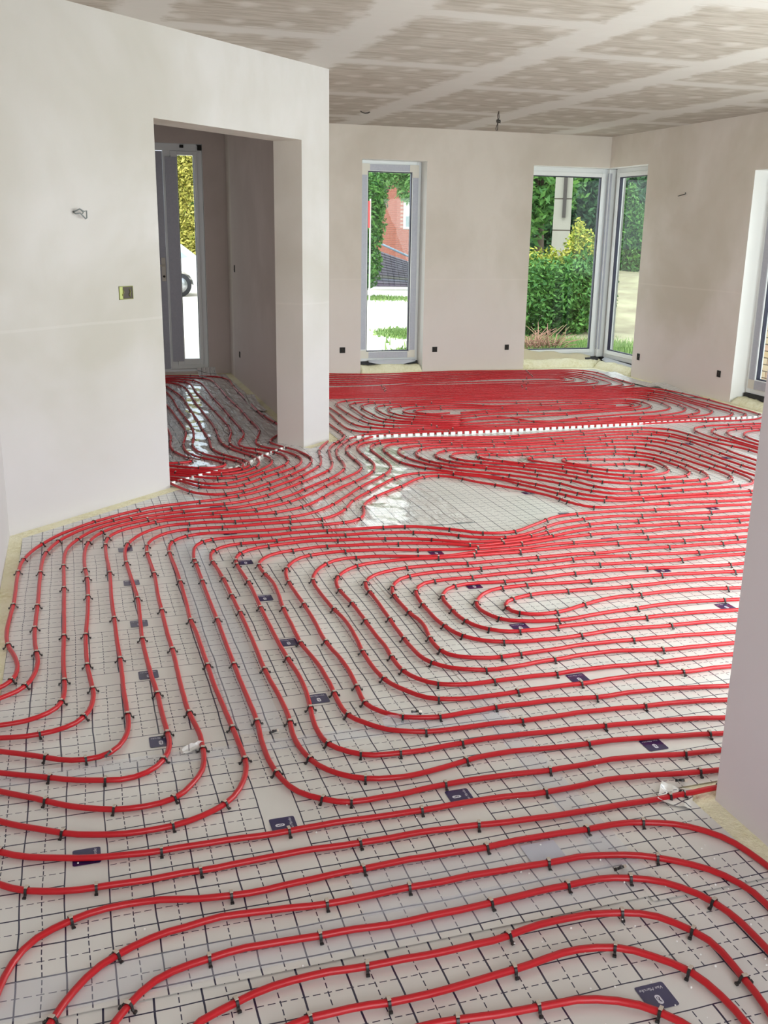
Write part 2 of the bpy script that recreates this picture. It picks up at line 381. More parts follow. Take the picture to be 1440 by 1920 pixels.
# pipe centre lines on the floor, millimetres: start, steps, indices of the clips
PIPE={'N1':('511,1480','42,4 42,1 42,-3 42,-6 42,-5 43,-2 42,-2 42,-3 43,-2 41,-10 38,-16 36,-23 31,-29 26,-33 18,-38 7,-20',[3,7,13]),
'N2':('277,1548','39,11 40,9 41,1 41,0 40,-2 41,-4 41,-1 40,-1 41,2 41,4 41,3 40,3 41,4 40,5 41,6 40,5 41,1 40,-6 39,-12 35,-20 31,-27 28,-30 22,-33 14,-38 8,-40 3,-41 -1,-41 -1,-20',[2,6,13,19,23]),
'N3':('118,1591','29,28 38,17 38,14 39,13 40,9 41,6 41,2 41,0 40,-4 41,-2 41,-1 41,-1 42,-2 41,0 41,0 41,1 41,1 40,5 41,7 40,6 41,3 41,-1 41,-2 41,-6 40,-9 38,-14 34,-22 28,-30 23,-34 16,-38 5,-40 -1,-41 -3,-41 -3,-41 -5,-41 -8,-40',[3,10,18,25,29,33]),
'N4':('-30,1631','19,36 24,33 27,31 32,25 37,17 39,11 40,7 41,6 40,4 41,-1 41,-2 41,-3 40,-2 41,1 41,-2 41,-5 40,-2 41,0 41,1 41,1 41,1 40,1 41,1 41,3 41,3 40,2 41,1 41,0 41,2 40,-1 41,-7 39,-11 37,-16 34,-23 29,-28 25,-32 17,-37 11,-39 7,-40 1,-41 -1,-41 -3,-40 -2,-21',[2,7,13,23,28,32,37]),
'N5':('-146,1665','15,38 19,36 22,34 25,31 29,28 34,23 36,19 38,14 39,11 40,6 40,7 40,4 40,-2 41,-3 40,-5 40,-4 41,-5 40,-3 41,-2 40,1 41,2 40,2 41,0 40,-1 41,0 40,1 41,1 40,-1 41,-1 40,-1 41,-2 40,-1 41,0 40,0 41,-5 39,-8 39,-11 38,-15 36,-18 34,-22 32,-26 29,-28 24,-32 17,-37 10,-39 2,-40 -1,-41 -1,-20',[1,6,18,23,32,39]),
'N6':('-246,1776','9,40 10,39 14,38 20,35 27,30 34,23 37,17 38,12 40,8 41,3 41,-2 40,-5 40,-9 39,-9 40,-7 41,-5 40,-2 41,1 41,3 40,3 41,3 41,3 40,1 41,0 41,2 41,1 40,1 41,-1 41,-1 40,-2 41,-2 41,0 41,3 40,2 41,0 41,0 40,-1 41,-3 41,-1 40,1 41,-1 41,-4 39,-9 39,-13 36,-17 34,-23 30,-27 24,-33 16,-37 10,-39 7,-40 4,-41 1,-40',[7,16,24,32,39,43]),
'N7':('-292,2205','32,-25 32,-25 35,-20 38,-14 39,-11 40,-5 40,-2 41,-2 40,-2 41,-1 40,1 41,1 40,-1 41,0 40,2 40,1 41,3 40,1 41,1 40,0 41,-2 40,-3 40,-2 41,0 40,0 41,1 40,0 41,-1 40,-3 40,-3 41,-4 40,-4 40,-4 41,-3 40,-2 41,-2 40,-2 40,-1 41,0 40,0 41,0 40,-1 41,-1 40,-1 41,0 40,2 41,1 40,2 41,0 40,-2 40,-2 41,-4',[3,7,13,23,31,45,49]),
'N8':('-295,2334','33,-24 34,-22 36,-18 38,-15 38,-12 39,-11 40,-9 40,-7 40,-4 41,-4 40,-2 41,0 40,0 41,0 40,-1 41,-2 40,-2 41,-1 40,0 41,2 40,2 41,1 40,-2 41,-2 40,-1 41,-2 40,-1 41,0 40,0 41,1 40,1 41,1 41,-1 40,-3 40,-4 41,-4 40,-2 41,0 40,2 41,3 40,4 40,2 41,-1 40,-5 40,-5 40,-6 40,-7 40,-6 41,-6 40,-4 40,-3 41,-4 40,-5 20,-2',[1,11,19,28,37,49]),
'N9':('-312,2485','31,-26 32,-24 34,-22 34,-21 34,-21 35,-19 37,-17 38,-13 39,-10 39,-6 40,-3 40,0 40,4 39,10 38,13 36,18 32,23 28,29 22,33 17,37 13,38 9,39 4,39 0,41 -1,40 -2,40 -1,40 -2,40 -1,40 -2,40 -2,40 -1,41 -2,40 -2,40 -2,40 -1,40 -1,40 0,40 0,40 0,41 0,40 -1,40 0,40 0,40 -1,40 0,41 0,40 -1,40 -2,40 -2,40 -2,40 -1,40 1,40 2,41 1,40 1,40 1,40 0,40 1,60 1,61 0,60 0,60 0,60 -1,61 -1,60 -2,60 -2,60 -1,60 2,60 9,60 19,56 33,48 45,36 56,18 59,3 60,-4 59,-6 61,-5 60,-2 60,-2 60,1 60,3 60,5 60,6 60,4 60,5 59,8 56,17 47,33 34,47 23,55 16,58 14,58 21,55 30,52 36,47 41,45 43,42 44,41 46,39 46,38 46,40 43,41 41,44 41,44 44,39 49,29 54,12 54,-8 49,-26 39,-41 32,-49 30,-50 34,-48 38,-47 39,-46 38,-46 37,-48 36,-48 33,-51 30,-52 26,-54 21,-56 19,-57 16,-58 20,-56 29,-50 43,-37 53,-20 58,-7 60,0 61,2 60,1 60,-1 60,-3 60,-4 60,-3 60,-4 60,-7 59,-10 60,-9 59,-6 60,-5 61,-1 60,0 60,1 60,-1 40,-1',[6,13,17,23,28,40,51,61,68,71,73,82,85,87,89,93,97,102,107,109,112,116,124,125,128,136,141,146]),
'N10':('-322,2632','33,-23 33,-22 34,-22 33,-23 32,-24 33,-23 34,-22 35,-19 37,-15 38,-12 40,-7 40,-2 39,6 38,14 31,24 24,32 21,34 17,36 10,39 5,39 3,40 1,41 1,40 -2,40 -4,40 -5,40 -4,40 -3,40 -1,40 0,40 -1,40 0,40 0,41 0,40 1,40 0,40 1,40 0,41 0,40 0,40 -1,40 -1,40 -1,40 -1,41 0,40 0,40 0,40 0,40 0,41 1,40 0,40 -1,40 0,40 0,41 1,60 2,60 2,60 2,61 0,60 -1,60 -2,60 -2,61 -2,60 -1,60 1,60 5,60 14,58 24,55 34,49 44,39 53,25 58,12 59,3 60,-3 60,-5 61,-1 60,3 60,3 60,2 60,1 61,1 60,1 60,3 58,10 52,25 46,38 40,45 34,48 30,53 27,53 31,52 35,48 38,47 40,45 39,46 39,46 39,46 40,45 40,45 41,45 42,43 44,40 49,31 54,20 58,8 59,-1 58,-11 53,-23 47,-33 44,-38 47,-36 48,-35 45,-39 38,-45 30,-51 25,-54 24,-55 27,-54 28,-54 27,-53 26,-55 26,-54 26,-54 30,-52 37,-46 46,-37 52,-26 57,-15 59,-9 60,-6 60,-6 60,-3 60,-1 61,-1 60,-2 60,-3 60,-5 60,-7 60,-8 59,-8 60,-9 60,-8 60,-6 60,-4 60,-2 20,0',[5,10,14,21,27,40,50,59,64,66,72,75,81,84,88,91,95,101,105,109,117,122,123,127,131,143]),
'N11':('-329,2725','37,-17 36,-17 36,-17 36,-18 36,-17 36,-17 37,-16 38,-13 39,-10 39,-7 40,3 36,15 29,26 22,33 16,37 9,39 3,39 -1,41 -1,40 -2,40 -1,40 -1,40 -1,40 0,40 -1,40 -2,40 -2,40 -3,40 -2,40 -1,40 -2,40 -1,40 -1,40 -1,40 -1,40 0,41 0,40 0,40 1,40 2,40 1,40 1,40 2,40 1,40 1,40 2,40 0,40 0,40 -1,61 -3,60 -2,60 -3,60 -3,60 -2,60 -3,60 -2,60 -1,60 0,60 3,60 7,60 12,58 21,56 27,54 33,50 38,46 45,38 53,26 57,13 60,4 60,-1 60,-4 60,-7 59,-8 60,-5 60,-2 60,1 60,3 59,8 57,16 54,26 51,31 47,37 44,41 41,44 39,46 36,47 36,49 35,49 35,49 35,48 37,48 39,46 39,45 41,44 40,45 40,45 39,46 35,48 33,50 26,54 20,56 11,58 5,59 1,60 1,60 0,60 0,60 0,60 1,60 5,59 11,58 19,55 42,62 59,45 72,27 78,14 79,3 79,-5 80,-11 79,-12 79,-14 79,-13 79,-14 79,-12 80,-11 79,-7 80,-3 80,1 80,4 80,6 80,4 80,4 80,3 80,3 81,4 80,4 80,4 80,1 79,-4 80,-9 77,-15 74,-24 63,-38 48,-53 30,-67 16,-75 11,-78 14,-78 17,-77 12,-77 2,-79 -7,-79 -9,-79 -5,-80 -2,-80 1,-80 2,-80 1,-80 0,-80 -3,-80 0,-20',[5,9,14,18,25,37,48,56,61,69,73,78,84,91,97,100,105,110,113,114,116,127,135,141,143,147,150,153]),
'N12':('-338,2852','37,-16 36,-18 35,-18 35,-21 34,-21 35,-20 37,-15 39,-8 38,5 34,19 25,30 17,36 11,39 6,39 3,40 0,40 -1,41 0,40 -1,40 -1,40 0,40 0,40 1,41 0,40 0,40 0,40 0,40 0,40 -1,40 -1,41 -1,40 0,40 0,40 0,40 0,40 0,41 0,40 0,40 -1,40 0,40 0,40 0,40 0,61 1,60 2,60 1,60 1,61 1,60 -1,60 -1,60 -2,60 -2,61 0,60 0,60 2,60 4,60 11,59 20,56 33,48 44,39 51,31 52,30 52,29 55,18 60,6 60,1 60,1 60,0 60,-1 61,-1 60,-1 60,0 60,2 59,7 57,17 55,25 51,30 47,37 42,43 39,46 38,46 37,48 37,48 37,47 39,46 42,43 43,41 43,43 42,43 40,45 38,47 35,48 32,51 26,54 22,56 18,57 11,58 5,60 1,60 0,60 0,60 1,60 2,60 3,60 8,59 16,56 26,51 51,55 66,40 74,25 79,16 79,8 80,3 80,-3 80,-7 79,-11 80,-12 79,-13 79,-13 80,-11 79,-10 80,-7 80,-2 80,4 80,8 79,11 80,10 80,7 80,5 80,4 80,5 80,6 80,7 80,6 80,4 81,0 79,-4 79,-11 74,-20 64,-34 48,-51 29,-66 13,-75 4,-79 0,-80 0,-80 4,-80 12,-78 22,-75 27,-74 24,-75 12,-77 0,-79 -5,-79 -4,-80 7,-80 2,-20',[5,8,16,27,37,48,55,57,63,69,74,77,81,88,93,99,102,110,124,131,138,141,144,150,152]),
'N13':('-343,2920','40,-3 40,-5 40,-4 40,2 39,7 36,16 32,23 24,31 16,36 10,39 6,40 3,40 -1,40 -3,40 -3,40 -3,40 -3,40 -2,40 -1,40 -1,40 0,40 0,40 0,40 0,40 1,41 2,40 2,40 2,40 2,40 2,40 2,40 1,40 1,40 1,40 2,60 1,60 1,61 0,60 -1,60 -2,60 -4,60 -2,60 -1,60 1,60 2,60 4,60 7,60 11,59 18,57 23,56 30,51 39,44 45,40 49,35 51,31 55,24 57,16 59,10 60,7 60,4 60,3 60,1 60,0 60,1 60,3 58,11 56,21 53,27 53,30 50,32 47,37 45,40 42,43 41,44 38,46 38,47 39,46 41,44 41,44 43,42 43,42 42,43 41,44 37,47 33,50 26,53 17,56 8,59 2,59 -1,60 -1,60 1,60 2,60 5,60 8,59 13,58 21,55 29,51 48,63 53,60 54,59 56,56 62,46 71,31 76,18 79,9 80,1 79,-6 79,-13 78,-18 78,-17 79,-14 79,-7 80,-1 80,1 80,4 80,4 81,4 80,2 80,2 80,1 80,0 80,0 81,1 80,-1 80,0 80,0 81,1 80,0 80,0 80,0 80,1 81,0 80,1 80,0 80,1 80,1 80,0 80,-3 80,-7 79,-10 79,-13 79,-10 79,-6 79,2 75,14 69,27 59,42 44,56 28,67 15,74 6,78 1,79 0,80 1,80 2,81 2,80 2,80 2,80 1,80 -2,80 -4,80 -5,80 -7,80 -8,80 -10,79 -14,77 -19,73 -29,66 -41,54 -53,38 -65,20 -71,6 -75,-6 -77,-10 -78,-9 -79,-5 -79,1 -80,5 -79,9 -79,11 -80,11 -79,12 -79,12 -80,11 -79,11 -80,9 -80,9 -79,8 -80,7 -80,7 -80,7 -80,7 -80,7 -80,8 -79,8 -80,9 -80,11 -79,11 -79,11 -80,12 -79,11 -80,11 -79,11 -80,10 -79,8 -80,8 -80,6 -80,5 -80,5 -80,4 -80,4 -81,3 -60,3',[1,4,8,13,18,25,35,39,41,48,51,56,62,66,70,77,80,86,90,94,98,100,101,140,144,150,160,165,168]),
'N14':('-348,3000','40,1 40,3 39,7 37,14 32,22 25,31 15,36 7,39 3,40 1,40 -1,40 0,40 -2,40 -1,40 -1,40 0,41 0,40 0,40 1,40 0,40 1,40 0,40 0,40 0,40 0,40 0,40 -1,40 0,41 0,40 0,40 0,60 0,60 0,60 0,60 -1,60 0,60 -1,61 0,60 0,60 1,60 3,60 6,60 11,58 19,57 25,55 25,54 29,53 34,48 42,43 47,38 49,34 51,31 54,26 56,22 58,16 58,12 60,9 59,7 60,3 60,-1 60,1 59,8 57,16 57,21 55,24 53,28 50,32 47,37 44,41 43,42 40,45 38,45 41,44 43,42 43,42 41,43 39,45 38,47 35,49 31,51 28,53 21,56 13,58 9,59 4,60 3,60 5,59 7,60 10,59 13,58 19,57 22,56 26,54 38,70 40,70 43,67 48,62 57,53 66,40 73,31 75,25 77,16 79,4 78,-8 77,-19 76,-25 75,-25 77,-18 79,-10 80,-3 80,0 80,3 80,3 80,4 80,3 80,3 80,2 80,1 81,1 80,0 80,-1 80,-1 80,-1 80,-1 81,-1 80,-1 80,-1 80,-2 80,-1 80,-2 81,-1 80,0 80,0 80,0 80,0 80,1 81,-1 80,0 80,1 79,3 79,9 74,17 65,31 52,45 34,59 18,70 7,75 -1,79 -4,79 -6,80 -6,80 -4,80 -3,80 -3,80 -1,80 -2,81 -1,80 -2,80 -3,80 -5,78 -10,76 -19,70 -31,59 -46,44 -58,27 -67,9 -73,-3 -76,-9 -78,-8 -79,-4 -79,2 -79,6 -79,9 -80,11 -79,12 -79,12 -79,12 -80,11 -79,11 -80,9 -80,9 -79,7 -80,8 -80,7 -80,7 -80,7 -80,7 -79,8 -80,9 -80,9 -79,10 -80,10 -79,11 -80,11 -79,11 -80,11 -79,10 -80,9 -79,9 -80,8 -80,7 -80,6 -80,7 -80,5 -80,6 -80,6 -20,1',[7,11,21,33,38,45,52,57,61,67,71,76,81,85,87,91,94,96,99,102,105,108,137,141,145,148,160]),
'N15':('-360,3166','33,22 33,23 31,26 24,31 16,36 9,39 7,39 4,40 2,40 -2,41 -4,40 -4,40 -4,40 -2,40 -2,40 -1,40 0,41 0,40 1,40 0,40 1,41 1,40 0,40 1,60 0,61 0,60 0,60 0,61 1,60 0,61 1,60 1,60 3,61 6,60 8,59 14,59 18,57 23,56 26,54 32,51 36,49 40,45 43,42 47,37 50,34 51,33 51,32 51,31 54,27 56,20 59,12 60,8 59,8 60,6 60,3 60,4 59,12 56,20 54,26 51,32 48,36 46,39 43,42 43,42 43,43 43,43 42,43 41,43 41,45 41,45 40,44 40,45 37,48 30,51 24,55 18,57 14,58 11,60 11,59 10,59 11,60 11,59 13,59 17,58 20,56 26,54 41,68 46,66 45,66 35,70 21,75 7,79 -1,80 -2,80 0,81 -1,80 -1,81 -1,80 -3,80 -2,81 -3,80 -2,81 -3,80',[4,11,17,23,30,35,38,45,51,56,61,67,73,77,83,87,88,91,93]),
'N16':('-366,3242','33,24 27,28 21,34 12,38 4,40 0,40 -5,40 -7,39 -9,39 -11,39 -9,39 -6,40 -4,40 -2,40 -1,40 1,40 1,41 2,40 2,40 2,40 3,60 1,61 0,60 0,61 -1,60 0,60 0,61 1,60 3,60 4,60 9,60 13,59 18,58 22,56 25,54 27,54 30,52 35,50 37,47 39,46 42,43 44,41 46,40 47,37 48,36 50,35 51,32 53,27 56,22 59,15 59,12 59,9 60,9 59,12 58,15 58,18 56,23 54,26 52,31 50,33 48,37 45,39 44,42 44,41 43,42 43,43 39,45 36,48 35,49 35,49 35,49 31,51 25,54 20,57 15,58 13,59 11,59 10,60 11,59 13,59 18,57 22,56 26,54 37,71 39,70',[3,11,21,28,31,35,42,47,53,57,61,67,72,77,80]),
'P1':('1921,2247','-40,2 -40,2 -40,2 -40,3 -40,3 -40,4 -40,6 -39,7 -40,7 -39,6 -40,4 -40,2 -41,-1 -40,-3 -40,-2 -40,0 -40,1 -40,2 -40,3 -40,3 -40,3 -40,1 -40,0 -40,0 -41,-1 -39,-3 -40,-5 -40,-4 -40,-2 -40,-1 -40,-2 -40,4 -38,12 -34,21 -31,25 -26,31 -19,35 -12,38 -8,39 -5,40 -4,40 -1,40 1,40 1,40 3,40 3,40 2,40 1,40 0,40 -1,41 0,40 -1,40 -1,40 0,40 -1,40 0,40 0,41 0,40 0,40 0,40 0,40 0,40 0,40 0,41 1,40 0,40 0,40 1,40 0,40 -1,40 0,41 -1,40 0,40 0,40 -1,40 1,40 0,60 0,61 1,60 1,60 0,60 0,61 0,60 -1,60 3,60 7,60 9,59 19,56 35,44 51,26 58,12 60,2 60,-5 60,-3 60,0 60,3 60,4 60,2 60,-3 60,-5 60,-2 60,-2 60,-3 60,-4 61,-3 60,-4 58,-10 57,-19 54,-27 52,-28 51,-32 46,-38 46,-37 52,-30 55,-21 59,-7 57,9 54,23 51,32 51,33 50,32 51,33 52,30 54,23 58,12 60,5 60,2 60,0 60,-1 60,-4 60,-7 60,-9 59,-9 60,-6 60,-2 60,-1 60,-1 61,-1 60,-2 60,-3 60,-4 60,-6 60,-6 60,-6 60,-7 59,-6 40,-3',[6,17,25,32,34,39,47,58,69,79,83,84,89,90,94,100,105,107,111,114,117,122,126,134]),
'P2':('1984,2330','-40,4 -40,4 -40,5 -39,6 -40,7 -40,7 -39,6 -40,7 -40,6 -39,6 -40,5 -40,3 -40,2 -41,1 -40,1 -40,2 -40,4 -40,5 -40,4 -40,4 -40,1 -40,-2 -40,-4 -40,-7 -39,-9 -39,-10 -39,-8 -40,-5 -40,-3 -40,2 -39,6 -38,13 -36,19 -31,24 -26,31 -20,34 -15,37 -9,39 -6,40 -3,40 0,40 3,40 5,40 3,40 1,40 0,41 0,40 -1,40 -2,40 -2,40 -2,40 -1,40 -1,41 0,40 0,40 1,40 1,40 1,41 0,40 1,40 0,40 0,40 0,41 0,40 0,40 0,40 0,40 -1,41 -1,40 0,40 -1,40 -1,40 0,40 0,61 -1,60 -1,60 -3,61 -3,60 -4,60 -5,60 -2,60 7,59 22,54 38,44 50,27 58,10 60,3 60,3 61,3 59,7 60,7 60,4 60,-2 60,-4 61,-5 60,-3 60,-4 60,-5 59,-8 59,-13 58,-16 57,-21 54,-25 51,-32 48,-35 50,-32 54,-25 57,-20 58,-10 59,4 58,17 54,25 53,28 52,31 51,32 53,27 57,17 59,11 60,9 59,7 60,5 60,0 60,-6 59,-10 60,-10 59,-8 60,-7 60,-6 60,-5 60,-4 61,-4 60,-3 60,-3 60,-3 60,-3 61,-4 60,-3 60,-4 40,-3',[4,14,24,32,37,43,53,67,72,76,80,83,86,89,95,101,105,109,114,119,125,132]),
'P3':('2051,2418','-40,3 -40,4 -39,7 -40,8 -39,9 -39,7 -40,6 -40,5 -40,4 -40,4 -40,4 -40,4 -40,3 -40,4 -40,3 -40,3 -40,2 -40,2 -40,3 -40,4 -40,2 -40,2 -41,0 -40,-1 -40,-2 -40,-3 -40,-4 -40,-2 -40,0 -40,2 -40,3 -40,7 -36,15 -32,23 -27,30 -20,34 -10,38 -3,40 0,40 3,40 4,40 6,40 5,40 4,40 4,40 2,40 2,40 0,40 -1,40 -2,40 -2,40 -3,41 -1,40 -1,40 -1,40 -1,40 0,40 0,40 0,41 0,40 0,40 0,40 0,40 0,40 0,41 1,40 1,40 1,40 0,40 1,40 1,61 -1,60 -3,60 -3,60 -4,60 -2,61 3,60 12,57 27,52 42,41 53,26 58,15 59,11 60,9 59,6 60,-1 60,-8 59,-9 60,-8 60,-7 60,-9 59,-11 58,-14 58,-17 56,-21 55,-25 52,-31 52,-29 56,-21 58,-13 60,-7 60,-4 60,2 59,10 57,17 57,21 55,22 56,23 57,21 58,15 59,11 60,8 59,6 61,3 60,-2 59,-6 60,-6 60,-1 60,1 60,-3 60,-8 58,-13 59,-13 60,-10 59,-7 60,-4 61,-4 60,-3 60,-3 60,-3 40,-3',[2,13,25,30,33,36,42,52,65,72,76,77,79,82,88,92,96,102,105,107,112,117,124]),
'P4':('2132,2524','-40,5 -40,5 -39,6 -40,7 -40,7 -39,6 -40,5 -41,3 -40,2 -40,2 -40,3 -40,4 -40,4 -40,3 -41,2 -40,2 -40,-1 -40,-1 -40,-1 -41,0 -40,2 -40,3 -40,3 -40,2 -41,0 -40,-1 -40,0 -40,3 -40,6 -39,10 -37,15 -34,20 -30,27 -26,31 -23,32 -16,36 -7,40 -1,40 1,40 2,40 2,40 2,41 0,40 0,40 0,40 -2,41 -3,40 -4,40 -5,40 -4,40 -3,40 0,40 1,40 1,41 2,40 1,40 0,40 1,40 1,41 2,40 2,40 3,40 4,40 3,40 3,41 3,60 1,60 -5,60 -8,60 -6,60 -1,60 14,57 29,51 43,40 54,25 58,14 59,12 60,9 60,2 60,-4 59,-9 60,-8 60,-8 60,-8 59,-10 60,-11 58,-14 58,-18 55,-23 54,-28 53,-25 58,-13 59,1 60,6 60,6 60,8 60,9 60,10 59,12 57,17 57,19 58,16 60,9 60,3 60,0 61,-2 60,-4 60,-4 60,-5 60,-4 61,-4 60,-4 60,-5 60,-6 60,-6 60,-6 60,-5 61,-4 60,-2 60,0 61,0 40,-1',[10,21,29,36,40,51,60,69,71,76,79,85,91,94,99,106,112,118]),
'P5':('2206,2621','-40,2 -40,3 -40,5 -40,6 -40,7 -39,7 -40,7 -40,5 -40,5 -40,4 -40,2 -40,1 -40,-1 -40,-2 -40,1 -40,5 -40,6 -40,5 -40,4 -40,1 -40,1 -40,1 -40,1 -40,0 -41,-2 -40,-4 -40,-3 -40,-3 -40,0 -39,5 -39,10 -36,16 -32,24 -27,30 -20,34 -12,37 -1,40 3,40 4,40 3,40 2,40 2,41 1,40 -1,40 -2,40 -3,40 -5,40 -3,40 -3,40 -1,40 1,40 1,41 2,40 2,40 1,40 0,40 0,41 0,40 0,40 -1,40 -1,40 -1,40 -1,41 -2,60 1,60 2,60 8,60 15,58 23,55 33,50 43,41 52,26 59,13 60,5 60,0 60,-4 60,-8 59,-11 58,-14 58,-17 58,-16 59,-14 59,-12 59,-11 60,-9 60,-5 60,0 60,0 61,1 60,5 59,10 59,12 59,12 59,11 60,9 60,4 60,3 60,0 61,-1 60,-5 60,-7 59,-3 61,2 60,4 60,0 60,-4 60,-7 59,-7 60,-7 60,-6 60,-5 60,-6 61,-5 60,-6 60,-5',[2,15,24,29,32,36,39,49,59,65,68,72,75,81,86,90,97,102,108]),
'P6':('2330,2761','-40,1 -41,1 -40,2 -40,2 -40,2 -40,-1 -41,-1 -40,2 -40,5 -40,6 -40,5 -40,3 -40,1 -40,0 -40,-1 -41,-3 -40,-2 -40,-1 -40,1 -41,1 -40,1 -40,0 -40,0 -41,-1 -40,-2 -40,-2 -40,0 -41,1 -40,4 -39,7 -38,12 -34,21 -27,29 -22,33 -20,35 -16,37 -12,38 -6,40 -3,40 -1,40 -1,41 1,40 2,40 2,40 4,40 4,41 2,40 3,40 1,40 1,40 -1,41 -3,40 -5,40 -4,40 -4,40 -2,40 -2,40 -1,41 -1,40 -1,40 0,61 6,59 15,58 25,56 31,51 40,44 48,35 56,20 59,4 60,-5 59,-11 59,-14 59,-15 57,-18 58,-16 60,-8 60,1 59,8 60,8 60,1 60,-2 61,-2 60,1 60,7 60,8 60,5 60,2 60,-2 61,-4 60,-2 60,2 60,4 60,-1 60,-6 60,-6 60,-5 61,-4 60,-2 60,-3 61,-3 60,-3 60,-3 61,-3 60,-2 60,2 60,7 60,6 40,3',[8,18,24,31,37,43,54,62,66,69,74,79,88,95,105]),
'P7':('2403,2857','-40,-2 -40,-1 -40,1 -41,2 -40,2 -40,2 -40,2 -40,1 -40,1 -40,1 -40,1 -41,2 -40,3 -40,3 -40,3 -40,2 -40,2 -40,1 -40,-1 -40,-3 -40,-2 -40,1 -40,2 -40,2 -41,0 -40,0 -40,-1 -40,0 -40,1 -40,4 -39,10 -35,17 -31,25 -25,31 -17,35 -11,39 -5,39 -1,40 1,41 2,40 3,40 1,40 -1,40 -2,40 -1,40 1,40 0,40 1,41 1,40 0,40 1,40 -1,40 -1,40 -2,40 -3,40 -3,41 -2,40 2,60 10,59 23,55 33,50 41,43 49,33 56,20 59,10 60,5 60,1 60,-3 60,-8 60,-7 60,-4 60,-3 60,-2 60,-3 61,-2 60,-2 60,0 60,1 60,3 60,3 61,3 60,1 60,-1 60,-3 60,-5 60,-5 60,-6 60,-7 60,-8 60,-7 59,-7 60,-7 60,-5 60,-6 60,-5 61,-3 60,-2 60,2 60,4 60,5 60,3',[11,21,27,32,36,39,48,53,57,60,63,70,73,77,86,92,97]),
'P8':('2488,2952','-40,-4 -40,-3 -40,-1 -40,1 -40,2 -41,3 -40,2 -40,2 -40,1 -40,2 -40,5 -40,7 -39,10 -39,9 -39,7 -40,4 -40,2 -41,0 -40,-2 -40,-3 -40,-4 -40,-3 -40,-2 -40,-3 -40,-6 -40,-5 -40,-3 -40,0 -40,5 -38,10 -37,16 -34,20 -30,27 -25,31 -16,36 -8,39 -4,39 -2,41 -1,40 1,40 0,40 1,40 1,41 2,40 2,40 2,40 2,40 1,41 2,40 2,40 1,40 1,40 -1,40 1,60 13,58 30,51 43,41 52,28 57,18 60,10 60,3 60,0 60,-2 60,-6 60,-6 61,-2 60,-1 60,0 61,0 60,-1 60,-1 61,0 60,1 60,1 60,-5 59,-9 60,-3 60,4 60,5 60,1 60,-3 60,-4 60,-4 61,-3 60,-4 60,-3 60,-3 61,-4 60,-2 60,-3 60,-3 61,-2 60,-2',[11,22,29,34,40,45,53,55,60,65,71,76,83,88]),
'P9':('2550,3032','-40,1 -40,1 -41,3 -40,4 -40,4 -39,5 -40,4 -40,5 -40,4 -40,3 -41,2 -40,2 -40,2 -40,3 -40,3 -40,2 -40,2 -41,1 -40,1 -40,-2 -40,-3 -40,-5 -40,-3 -40,-1 -40,-1 -40,-2 -40,-3 -40,-1 -40,3 -39,9 -37,14 -35,20 -28,27 -16,35 -4,39 0,40 3,40 6,40 7,39 7,40 2,40 -2,40 -6,39 -5,40 -2,40 -1,40 1,41 0,40 2,40 4,40 17,57 29,52 39,44 52,29 58,14 59,5 61,1 60,-1 60,-4 60,-2 61,1 60,2 60,1 60,0 61,-1 60,2 60,4 60,5 60,3 60,-1 60,-6 60,-9 59,-9 60,-7 60,-5 60,-6 60,-7 60,-8 60,-7 60,-6 60,-4 60,-3 61,-4 60,-3 60,-5 60,-5',[2,14,26,28,34,37,44,49,51,54,60,68,73,79]),
'P10':('2634,3141','-61,-1 -60,3 -60,8 -39,5 -40,4 -41,2 -40,1 -40,-1 -40,1 -40,2 -40,4 -40,4 -40,5 -40,3 -40,1 -40,-2 -40,-4 -40,-5 -40,-4 -40,-3 -41,0 -40,0 -40,2 -40,2 -40,4 -40,6 -38,10 -37,16 -35,20 -31,25 -25,30 -16,36 -12,39 -7,39 -6,40 -3,40 -1,40 1,40 1,40 1,41 2,40 4,40 6,39 11,39 28,52 42,39 55,18 60,3 60,-1 61,0 60,4 60,3 60,2 61,2 60,2 60,3 60,5 60,6 60,2 59,-6 60,-10 60,-6 60,-5 60,-5 60,-8 60,-8 59,-6 61,-1 60,3 60,4 60,1 60,-2 61,-4 60,-4 60,-4 60,-4 40,-2',[9,19,27,31,34,40,44,47,50,55,61,68,74]),
'P11':('2708,3237','-61,-1 -60,3 -61,7 -60,7 -60,6 -60,4 -61,2 -40,0 -41,0 -40,0 -41,1 -40,0 -40,1 -41,1 -40,1 -41,2 -40,0 -40,0 -41,-1 -40,-3 -40,-1 -41,-1 -40,1 -40,3 -39,8 -37,15 -32,24 -25,30 -20,35 -14,38 -8,39 -2,40 0,40 1,41 1,40 3,40 9,39 15,37 35,48 49,31 58,11 60,-1 60,-7 61,-6 60,-1 61,2 60,4 61,5 60,6 60,3 61,1 60,-2 61,-3 60,-5 60,-7 61,-8 60,-8 60,-8 60,-8 60,-8 60,-9 60,-7 60,-5 61,-1 60,-1 61,-2 61,-2',[10,20,24,27,30,33,37,40,44,50,56,63]),
'P12':('2782,3334','-60,6 -60,5 -61,7 -59,9 -61,8 -60,6 -60,3 -61,-2 -61,-5 -60,-6 -60,-3 -41,-2 -40,-2 -40,-4 -40,-7 -40,-7 -40,-6 -40,-3 -40,0 -40,5 -40,8 -39,10 -38,12 -36,18 -29,26 -20,34 -13,37 -6,40 2,39 11,38 20,35 24,32 28,28 51,31 57,15 61,5 60,0 61,-4 60,-7 61,-5 60,-5 60,-6 61,-3 60,2 61,1 61,-1 60,-3 61,-5 60,-6 60,-8 60,-8 60,-8 61,-9 60,-7 60,-7 60,-6 61,-6 20,-1',[3,10,19,25,30,35,37,42,48,54]),
